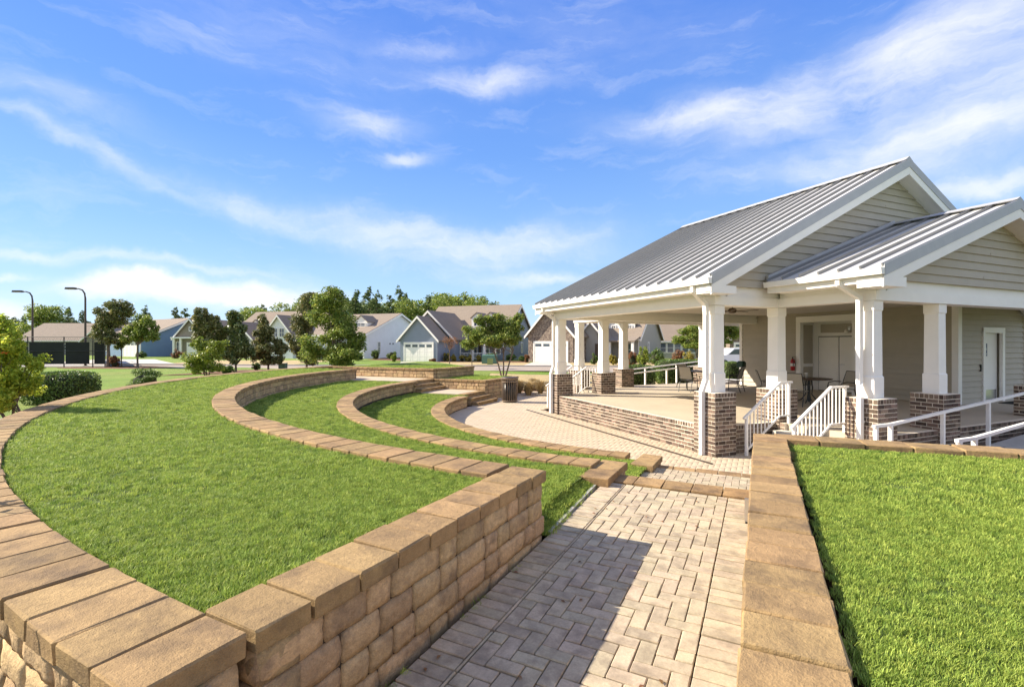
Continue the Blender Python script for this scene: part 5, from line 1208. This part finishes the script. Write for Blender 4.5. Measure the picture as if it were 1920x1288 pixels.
def terr_sheet(name, x0, x1, y0, y1, dz, m, n=24):
    b = MB(); V = [(x0 + (x1 - x0) * i / n, y0 + (y1 - y0) * j / n, terr(x0 + (x1 - x0) * i / n, y0 + (y1 - y0) * j / n) + dz) for j in range(n + 1) for i in range(n + 1)]
    b.add(V, [(j * (n + 1) + i, j * (n + 1) + i + 1, (j + 1) * (n + 1) + i + 1, (j + 1) * (n + 1) + i) for j in range(n) for i in range(n)]); tag(b.build(name, m), kind='structure')
terr_sheet('mulch_bed', -20, -9.3, 27.5, 36, .03, M['mulch'])
terr_sheet('dormant_lawn', -1.6, 9, 25.5, 36.2, .035, M['dormant'])

# ------------------------------------------------------------------ houses
def window(parent, x, y, z, w, h, grid=(2, 2), side='front', m='white'):
    """front window on plane y facing -y, or side='right' on plane x facing +x"""
    def T(u, d, zz):    # u along wall, d outward
        return (x + u, y - d, z + zz) if side == 'front' else (x + d, y + u, z + zz)
    def bx(mb, u0, u1, d0, d1, z0, z1):
        a, c = T(u0, d0, z0), T(u1, d1, z1); mb.box(min(a[0], c[0]), max(a[0], c[0]), min(a[1], c[1]), max(a[1], c[1]), a[2], c[2])
    b = MB(); t = .09
    bx(b, 0, w, .02, .07, 0, t); bx(b, 0, w, .02, .07, h - t, h); bx(b, 0, t, .02, .07, t, h - t); bx(b, w - t, w, .02, .07, t, h - t)
    for i in range(1, grid[0]): bx(b, w * i / grid[0] - .02, w * i / grid[0] + .02, .02, .055, t, h - t)
    for i in range(1, grid[1]): bx(b, t, w - t, .02, .05, h * i / grid[1] - .02, h * i / grid[1] + .02)
    f = b.build('window', M[m], parent); b = MB(); bx(b, t, w - t, .005, .03, t, h - t); b.build('pane', M['glass'], f); return f
def slab(b, pts, th=.12): b.prism(pts, (0, 0, -th))
def gable_front(root, wallm, roofm, x0, x1, yf, yb, ze, zp, ov=.35, trim=True):
    """bay with its gable facing the front (-y); roof back to yb"""
    xm = (x0 + x1) / 2; s = (zp - ze) / (x1 - xm)
    b = MB(); b.prism([(x0, yf, -.3), (x1, yf, -.3), (x1, yf, ze), (xm, yf, zp), (x0, yf, ze)], (0, yb - yf, 0)); b.build('wall', M[wallm], root)
    for sg, xe in ((-1, x0 - ov), (1, x1 + ov)):
        b = MB(); b.prism([(xm, yf - ov, zp + .02), (xe, yf - ov, zp + .02 - s * abs(xe - xm)), (xe, yf - ov, zp + .16 - s * abs(xe - xm)), (xm, yf - ov, zp + .16)], (0, yb - yf + ov, 0)); b.build('roof', M[roofm], root)
        if trim:
            b = MB(); b.prism([(xm, yf - ov - .05, zp - .16), (xe, yf - ov - .05, zp - .16 - s * abs(xe - xm)), (xe, yf - ov - .05, zp + .13 - s * abs(xe - xm)), (xm, yf - ov - .05, zp + .13)], (0, .05, 0)); b.build('rake_trim', M['white'], root)
def house(label, pos, ang, W, D, ze, zr, wallm, roofm='shingle', rf=.5, ov=.35, z=GZ, hip=0, right_m=None):
    root = empty('house', (pos[0], pos[1], z), R(ang)); tag(root, label, 'house', 'houses along the street'); yr = D * rf; s = (zr - ze) / yr; s2 = (zr - ze) / (D - yr)
    b = MB(); b.prism([(0, 0, -.3), (0, D, -.3), (0, D, ze), (0, yr, zr), (0, 0, ze)], (W, 0, 0)); b.build('wall', M[wallm], root)
    b = MB(); b.prism([(-ov, -ov, ze - s * ov + .02), (-ov, yr, zr + .02), (-ov, yr, zr + .18), (-ov, -ov, ze - s * ov + .18)], (W + 2 * ov, 0, 0)); b.build('roof', M[roofm], root)
    b = MB(); b.prism([(-ov, D + ov, ze - s2 * ov + .02), (-ov, yr, zr + .02), (-ov, yr, zr + .18), (-ov, D + ov, ze - s2 * ov + .18)], (W + 2 * ov, 0, 0)); b.build('roof', M[roofm], root)
    for xe in (-ov - .05, W + ov):
        b = MB(); b.prism([(xe, -ov, ze - s * ov - .18), (xe, yr, zr - .18), (xe, yr, zr + .12), (xe, -ov, ze - s * ov + .12)], (.05, 0, 0)); b.prism([(xe, D + ov, ze - s2 * ov - .18), (xe, yr, zr - .18), (xe, yr, zr + .12), (xe, D + ov, ze - s2 * ov + .12)], (.05, 0, 0)); b.build('rake_trim', M['white'], root)
    b = MB(); b.box(-ov, W + ov, -ov - .04, -ov, ze - s * ov - .02, ze - s * ov + .16); b.build('fascia', M['white'], root)
    b = MB(); b.box(W - .0, W + .03, -.02, .12, -.2, ze - .1); b.box(-.03, .0, -.02, .12, -.2, ze - .1); b.build('corner_board', M['white'], root)
    return root
def garage(root, x0, x1, yf, h=2.15, z0=.0, n=4):
    b = MB(); b.box(x0 - .12, x0, yf - .06, yf - .005, z0, h + .14); b.box(x1, x1 + .12, yf - .06, yf - .005, z0, h + .14); b.box(x0, x1, yf - .06, yf - .005, h, h + .14); b.build('garage_frame', M['white'], root)
    b = MB(); b.box(x0, x1, yf - .03, yf - .004, z0, h); g = b.build('garage_door', M['white'], root); w = (x1 - x0) / n
    for i in range(n):
        b = MB(); b.box(x0 + w * i + .12, x0 + w * (i + 1) - .12, yf - .045, yf - .031, h - .45, h - .15); b.build('pane', M['glass'], g)
        b = MB(); [b.box(x0 + w * i + .12, x0 + w * i + .15, yf - .04, yf - .031, z0 + .1, h - .52), b.box(x0 + w * (i + 1) - .15, x0 + w * (i + 1) - .12, yf - .04, yf - .031, z0 + .1, h - .52), b.box(x0 + w * i + .12, x0 + w * (i + 1) - .12, yf - .04, yf - .031, z0 + .1, z0 + .13)]; b.build('panel', M['white'], g)
    for z_ in (.55, 1.1, 1.62):
        b = MB(); b.box(x0, x1, yf - .034, yf - .0305, z_, z_ + .012); b.build('panel', M['kerb'], g)
def dormer(root, x, y, z, w=1.5, h=1.3, d=3, wallm='white', roofm='shingle'):
    b = MB(); b.prism([(x, y, z - 1), (x + w, y, z - 1), (x + w, y, z + h), (x + w / 2, y, z + h + w * .4), (x, y, z + h)], (0, d, 0)); b.build('dormer', M[wallm], root)
    for sg in (0, 1):
        xe = x - .15 if sg == 0 else x + w + .15; b = MB(); b.prism([(x + w / 2, y - .15, z + h + w * .4 + .02), (xe, y - .15, z + h - .10), (xe, y - .15, z + h), (x + w / 2, y - .15, z + h + w * .4 + .12)], (0, d, 0)); b.build('roof', M[roofm], root)
    window(root, x + .3, y, z + .15, w - .6, h - .3)
# blue-grey garage house
h5 = house('blue-grey house with a white double garage door and two stepped front gables', (-12.6, 66.1), -20, 12.2, 12.6, 2.85, 7.35, 'wall_bg')
gable_front(h5, 'wall_bg', 'shingle', 1.7, 6.7, -7.0, 0, 2.7, 5.25); garage(h5, 2.3, 6.1, -7.0)
gable_front(h5, 'wall_bg', 'shingle', .5, 7.3, -4.0, 3, 2.8, 6.1)
dormer(h5, 7.4, 1.0, 4.2); dormer(h5, 9.3, 1.0, 4.2)
b = MB(); b.prism([(6.8, -2.4, 2.55), (12.2, -2.4, 2.55), (12.2, 0, 3.0), (6.8, 0, 3.0)], (0, 0, -.15)); b.build('porch_roof', M['shingle'], h5)
for x in (7.2, 9.0, 10.6, 12.0): MB().box(x - .12, x + .12, -2.3, -2.06, 0, 2.4).build('porch_column', M['white'], h5)
b = MB(); b.bar((7.2, -2.18, .95), (12, -2.18, .95), .06, .06); b.bar((7.2, -2.18, .25), (12, -2.18, .25), .05, .05); [b.box(7.3 + i * .2, 7.33 + i * .2, -2.2, -2.17, .25, .95) for i in range(24)]; b.build('porch_railing', M['white'], h5)
window(h5, 7.7, -.0, .7, 1.0, 1.5); window(h5, 9.4, -.0, .7, 1.0, 1.5); window(h5, 10.9, 0, .7, 1.0, 1.5); MB().box(8.85, 9.2, -.05, 0, 0, 2.1).build('door', M['bronze'], h5)
window(h5, 12.2, 2.5, .7, 1.0, 1.6, side='right'); window(h5, 12.2, 6.8, .8, .9, 1.5, side='right')
# white house
h4 = house('white house whose plain gable end wall faces the lawn, left of the garage house', (-20.5 - 13.2, 68 + 4.8), -20, 14, 18, 3.3, 6.65, 'wall_white')
dormer(h4, 10.2, 3.0, 4.4, 2.2, .9); window(h4, 14, 3.2, .9, .7, 1.5, side='right'); window(h4, 14, 10.2, .9, .7, 1.5, side='right')
b = MB(); b.box(14.0, 14.05, 6.2, 6.45, 2.0, 2.2); b.box(14.0, 14.05, 7.0, 7.25, 2.0, 2.2); b.build('vent', M['black'], h4)
# white gabled house behind the magnolias
h3 = house('white house with a gable of twin windows behind the conical magnolia', (-45, 78), -16, 17, 12, 3.2, 7.3, 'wall_white')
gable_front(h3, 'wall_white', 'shingle', 10.7, 15.5, -4, 3, 3.4, 6.1); window(h3, 12.05, -4, 3.0, .95, 1.35); window(h3, 13.2, -4, 3.0, .95, 1.35)
gable_front(h3, 'wall_grey', 'shingle', 3.5, 8.5, -4, 2, 2.9, 5.2); garage(h3, 4.0, 8.0, -4.0); window(h3, 11.3, -4, .7, 1.2, 1.4)
dormer(h3, 2.0, 2.6, 4.0)
# blue house
h2 = house('blue house with a tan roof behind the spreading olive tree', (-59 - 12.2, 78 + 7), -30, 14, 15, 2.9, 6.35, 'wall_blue')
garage(h2, 8.4, 13.4, 0, 2.3); window(h2, 14, 9.5, .9, .8, 1.5, side='right'); window(h2, 2, 0, .8, 1.4, 1.3)
b = MB(); b.box(14.0, 14.04, 5.9, 6.1, 4.1, 4.3); b.build('vent', M['white'], h2); b = MB(); b.box(14.2, 15.0, 7.2, 8.0, 0, .8); b.build('air_conditioner', M['kerb'], h2)
h2b = house('taupe house with a white trimmed front gable right of the blue house', (-49.3, 84), -8, 14, 10, 2.9, 6.0, 'wall_tan')
gable_front(h2b, 'wall_tan', 'shingle', -2.0, 3.4, -8, 2, 3.1, 5.9); window(h2b, .45, -8, 4.0, .55, .75, (1, 1)); window(h2b, -1.75, -8, .9, .8, 1.5); garage(h2b, .2, 2.9, -8)
for x in (-1.9, -.7): MB().box(x, x + .25, -8.6, -8.35, 0, 2.9).build('porch_column', M['white'], h2b)
b = MB(); b.box(-2.2, 3.6, -8.7, -8.0, 2.9, 3.12); b.build('porch_beam', M['white'], h2b)
# low house far left
h1 = house('long low grey-roofed house behind the court fence at the left', (-93, 92), 0, 22, 12, 2.7, 6.0, 'wall_grey')
window(h1, 3, 0, .8, 1.5, 1.3); window(h1, 9, 0, .8, 1.5, 1.3); gable_front(h1, 'wall_tan', 'shingle', 16, 21.5, -4, 3, 2.7, 5.0)
# stone-clad garage house
h6 = house('stone-clad house with a white garage door behind the far corner of the pavilion', (3.4, 63.5), -30, 13, 11, 2.75, 6.9, 'wall_grey')
gable_front(h6, 'stonevn', 'shingle', 2.0, 7.6, -6.5, 0, 3.2, 6.3); garage(h6, 2.8, 6.9, -6.5, 2.25)
gable_front(h6, 'wall_grey', 'shingle', 6.6, 9.8, -2.6, 2, 2.75, 4.7)
dormer(h6, 9.0, 1.4, 3.6, 1.2, .9); dormer(h6, 11.0, 1.4, 3.6, 1.2, .9)
b = MB(); b.prism([(7.8, -2.2, 2.45), (13.2, -2.2, 2.45), (13.2, 0, 2.95), (7.8, 0, 2.95)], (0, 0, -.15)); b.build('porch_roof', M['shingle'], h6)
for x in (8.0, 10.2, 12.9): MB().box(x - .14, x + .14, -2.1, -1.82, 0, 2.3).build('porch_column', M['white'], h6)
window(h6, 10.8, 0, .6, 1.7, 1.6, (2, 2)); MB().box(8.7, 9.6, -2.66, -2.6, 0, 2.1).build('door', M['bronze'], h6); window(h6, 13, 4, 1, .8, 1.3, side='right')
# house behind the pavilion
h7 = house('low tan-roofed house with a row of white windows seen through the pavilion', (20.5, 70), -12, 22, 12, 2.55, 6.9, 'wall_grey')
for i in range(5): window(h7, .5 + i * 1.0, 0, .8, .95, 1.45, (1, 2))
gable_front(h7, 'stonevn', 'shingle', 9, 14.5, -4, 3, 2.6, 5.2); garage(h7, 9.6, 13.9, -4)
h8 = house('pale house with a reddish roof beyond the right side of the pavilion', (48, 56), -25, 14, 11, 3.0, 6.8, 'wall_white'); window(h8, 3, 0, .8, 1.4, 1.4); window(h8, 8, 0, .8, 1.4, 1.4)
# utility boxes
ub = empty('utility_box', (X(918, 52), 52, GZ)); tag(ub, 'low blue-green utility cabinet on the dry lawn under the crape myrtle', 'utility box'); b = MB(); b.box(-.8, .8, -.5, .5, 0, .85); b.frustum(-.8, .8, -.5, .5, .85, -.7, .7, -.4, .4, .95); b.build('cabinet', M['utility'], ub); b = MB(); b.box(-.75, -.02, -.52, -.501, .08, .8); b.box(.02, .75, -.52, -.501, .08, .8); b.build('door', M['utility'], ub)
ub = empty('utility_box', (X(919, 50), 50, GZ)); tag(ub, 'small lime green utility pedestal in front of the wider cabinet', 'utility box'); b = MB(); b.box(-.28, .28, -.25, .25, 0, .62); b.build('cabinet', M['lime'], ub); b = MB(); b.box(-.3, .3, -.27, .27, .62, .68); b.build('lid', M['utility'], ub)
ub = empty('utility_box', (X(524, 33), 33.5, tz(524, 33))); tag(ub, 'low grey-green utility cabinet right of the conical magnolia', 'utility box'); b = MB(); b.box(-.22, .22, -.2, .2, 0, .42); b.build('cabinet', M['utility'], ub); b = MB(); b.box(-.24, .24, -.22, .22, .42, .46); b.build('lid', M['kerb'], ub)

# court fence and lamps
fx = [X(p, 44.6) for p in (-60, -4, 52, 120, 174, 197)]
fn = empty('court_fence', (fx[0], 44.6, GZ)); tag(fn, 'tall black court fence with dark windscreen at the left', 'fence')
for x in fx: MB().tube([(x - fx[0], 0, 0), (x - fx[0], 0, 2.75)], .045, 8).build('post', M['black'], fn)
for z in (2.72, 1.45, .12): MB().tube([(0, 0, z), (fx[-1] - fx[0], 0, z)], .028, 6).build('rail', M['black'], fn)
for a, c in ((0, 1), (1, 2), (2, 3), (3, 4), (4, 5)):
    e = .12 if a == 3 else 0; MB().box(fx[a] - fx[0] + .1, fx[c] - fx[0] - .1 - e * 2, .03, .045, .28, 2.25).build('windscreen', M['wd'], fn)
b = MB()
for i in range(int((fx[-1] - fx[0]) / .16)):
    for s in (0, 1): b.bar((i * .16, .02, 2.25), (i * .16 + (.47 if s else -.47) * .5, .02, 2.72), .006, .006)
tag(b.build('chain_link', M['black'], fn), kind='stuff')
fn2 = empty('court_fence', (fx[-1], 44.6, GZ)); tag(fn2, 'side run of the black court fence going back from the front corner', 'fence')
for y in (0, 5, 10, 15): MB().tube([(-.86 * y, y, 0), (-.86 * y, y, 2.75)], .045, 8).build('post', M['black'], fn2)
for z in (2.72, 1.45): MB().tube([(0, 0, z), (-12.9, 15, z)], .028, 6).build('rail', M['black'], fn2)
b = MB(); b.bar((0, 0, 1.27), (-12.9, 15, 1.27), .012, 1.95); b.build('windscreen', M['wd'], fn2)
sheet('sport_court', [(fx[0], 44.8), (fx[-1], 44.8), (fx[-1] - 13.5, 60), (fx[0] - 4, 60)], GZ + .02, M['drive'])
def lamp(label, px, Y, pytop, arm_px):
    r = empty('court_lamp', (X(px, Y), Y, GZ)); tag(r, label, 'lamp post', 'curved court lamps'); h = Zp(pytop, Y) - GZ; k = Y / FPX; a = arm_px * k
    MB().tube([(0, 0, 0), (0, 0, h - .9), (-.06, 0, h - .45), (-.28, 0, h - .12), (-.65, 0, h), (-a, 0, h + .03)], [.10, .075, .07, .065, .055, .045], 10).build('pole', M['bronze'], r)
    b = MB(); b.frustum(-a - .85, -a + .05, -.2, .2, h - .06, -a - .80, -a, -.17, .17, h + .12); b.build('lamp_head', M['bronze'], r); MB().box(-a - .78, -a - .1, -.15, .15, h - .075, h - .061).build('lens', M['lampglass'], r); MB().lathe([(.2, 0), (.2, .08), (.12, .12)], 12).build('base_plate', M['bronze'], r)
lamp('curved court lamp at the far left, the lower and more distant of the two', 61, 48.5, 547, 20); lamp('curved court lamp beside the round-headed tree, the taller of the two', 160, 46, 541.5, 19)

# parked suv seen through the pavilion
def suv():
    r = empty('parked_car', (X(1376, 44), 44, GZ + .01), R(8)); tag(r, 'white suv parked in the street, seen right of the corner column', 'car')
    b = MB(); pf = [(-2.3, .45), (-2.35, .85), (-2.2, 1.05), (-1.2, 1.15), (-.55, 1.68), (1.5, 1.72), (2.15, 1.15), (2.3, .95), (2.3, .45)]
    b.prism([(x, -.9, z) for x, z in pf], (0, 1.8, 0)); b.build('body', M['car_white'], r)
    b = MB(); b.prism([(-1.05, -.91, 1.16), (-.5, -.91, 1.6), (.3, -.91, 1.62), (.3, -.91, 1.16)], (0, .01, 0)); b.prism([(.4, -.91, 1.16), (.4, -.91, 1.62), (1.42, -.91, 1.62), (1.85, -.91, 1.16)], (0, .01, 0)); b.build('side_window', M['glass'], r)
    for x in (-1.45, 1.45):
        for y in (-.86, .86):
            w = MB(); w.tube([(x, y - .1, .35), (x, y + .1, .35)], .35, 18); o = w.build('wheel', M['tyre'], r); w = MB(); w.tube([(x, y - .11, .35), (x, y + .11, .35)], .2, 12); w.build('rim', M['steel'], o)
    b = MB(); b.box(-2.36, -2.25, -.8, -.5, .75, .92); b.build('headlight', M['lampglass'], r); b = MB(); b.box(2.25, 2.32, -.85, -.65, .85, 1.1); b.build('tail_light', M['red'], r)
suv()

# leafy plants just outside the left edge, whose shadows fall on the caps of the outer wall
for i, (x, y, zt) in enumerate(((-2.62, 1.86, 1.75), (-4.35, 3.38, 2.1))):
    g = empty('leafy_plant', (x, y, .72)); tag(g, ['leafy plant just outside the bottom left corner, beyond the outer stone wall', 'taller leafy plant outside the left edge beyond the outer stone wall'][i], 'plant')
    leaves('foliage', [(0, 0, (zt - .72) * .62, .26, .26, (zt - .72) * .42)], 220, .05, M['leaf_yel'], g, 40 + i, shell=.3)
    b = MB(); [b.tube([(0, 0, -.1), (math.cos(k) * .08, math.sin(k) * .08, (zt - .72) * .5), (math.cos(k) * .2, math.sin(k) * .2, (zt - .72) * .95)], [.012, .009, .004], 5) for k in range(6)]; b.build('stems', M['bark'], g)

wp = []
for k in range(26):
    u = random.uniform(.9, 4.5); q = Vector((.30, 4.30)) - WU * (4.6 - u) + WV * (.012 + random.uniform(0, .02)); wp += [(q.x + random.uniform(-.02, .02), q.y + random.uniform(-.02, .02), .612 + .106 * u / 6.45)] * 1
scatter('weeds', wp, [random.uniform(.5, 1.1) for _ in wp])

V = []; F = []; r_ = np.random.default_rng(77)
for k in range(34):
    if k < 22: u, v = r_.uniform(2.4, 6.2), r_.uniform(.05, 1.5); q = Vector((.30, 4.30)) + WU * (u - 4.6) + WV * v; z = .612 + .106 * u / 6.45 + .008
    else: q = W2(r_.uniform(3, 8), r_.uniform(-3.3, -2.5)); z = .012 + max(0, (Vector((q.x, q.y)) - O).dot(D3) - 1.9) * .08 + .01
    a = r_.uniform(0, 6.28); c, s_ = math.cos(a) * .02, math.sin(a) * .02; o = len(V)
    V += [(q.x - c, q.y - s_, z), (q.x - s_ * .5, q.y + c * .5, z + .006), (q.x + c, q.y + s_, z + .002), (q.x + s_ * .5, q.y - c * .5, z + .007)]; F.append((o, o + 1, o + 2, o + 3))
tag(link('fallen_leaves', np_mesh('fallen_leaves', V, F, M['leaf_rust'])), kind='stuff')
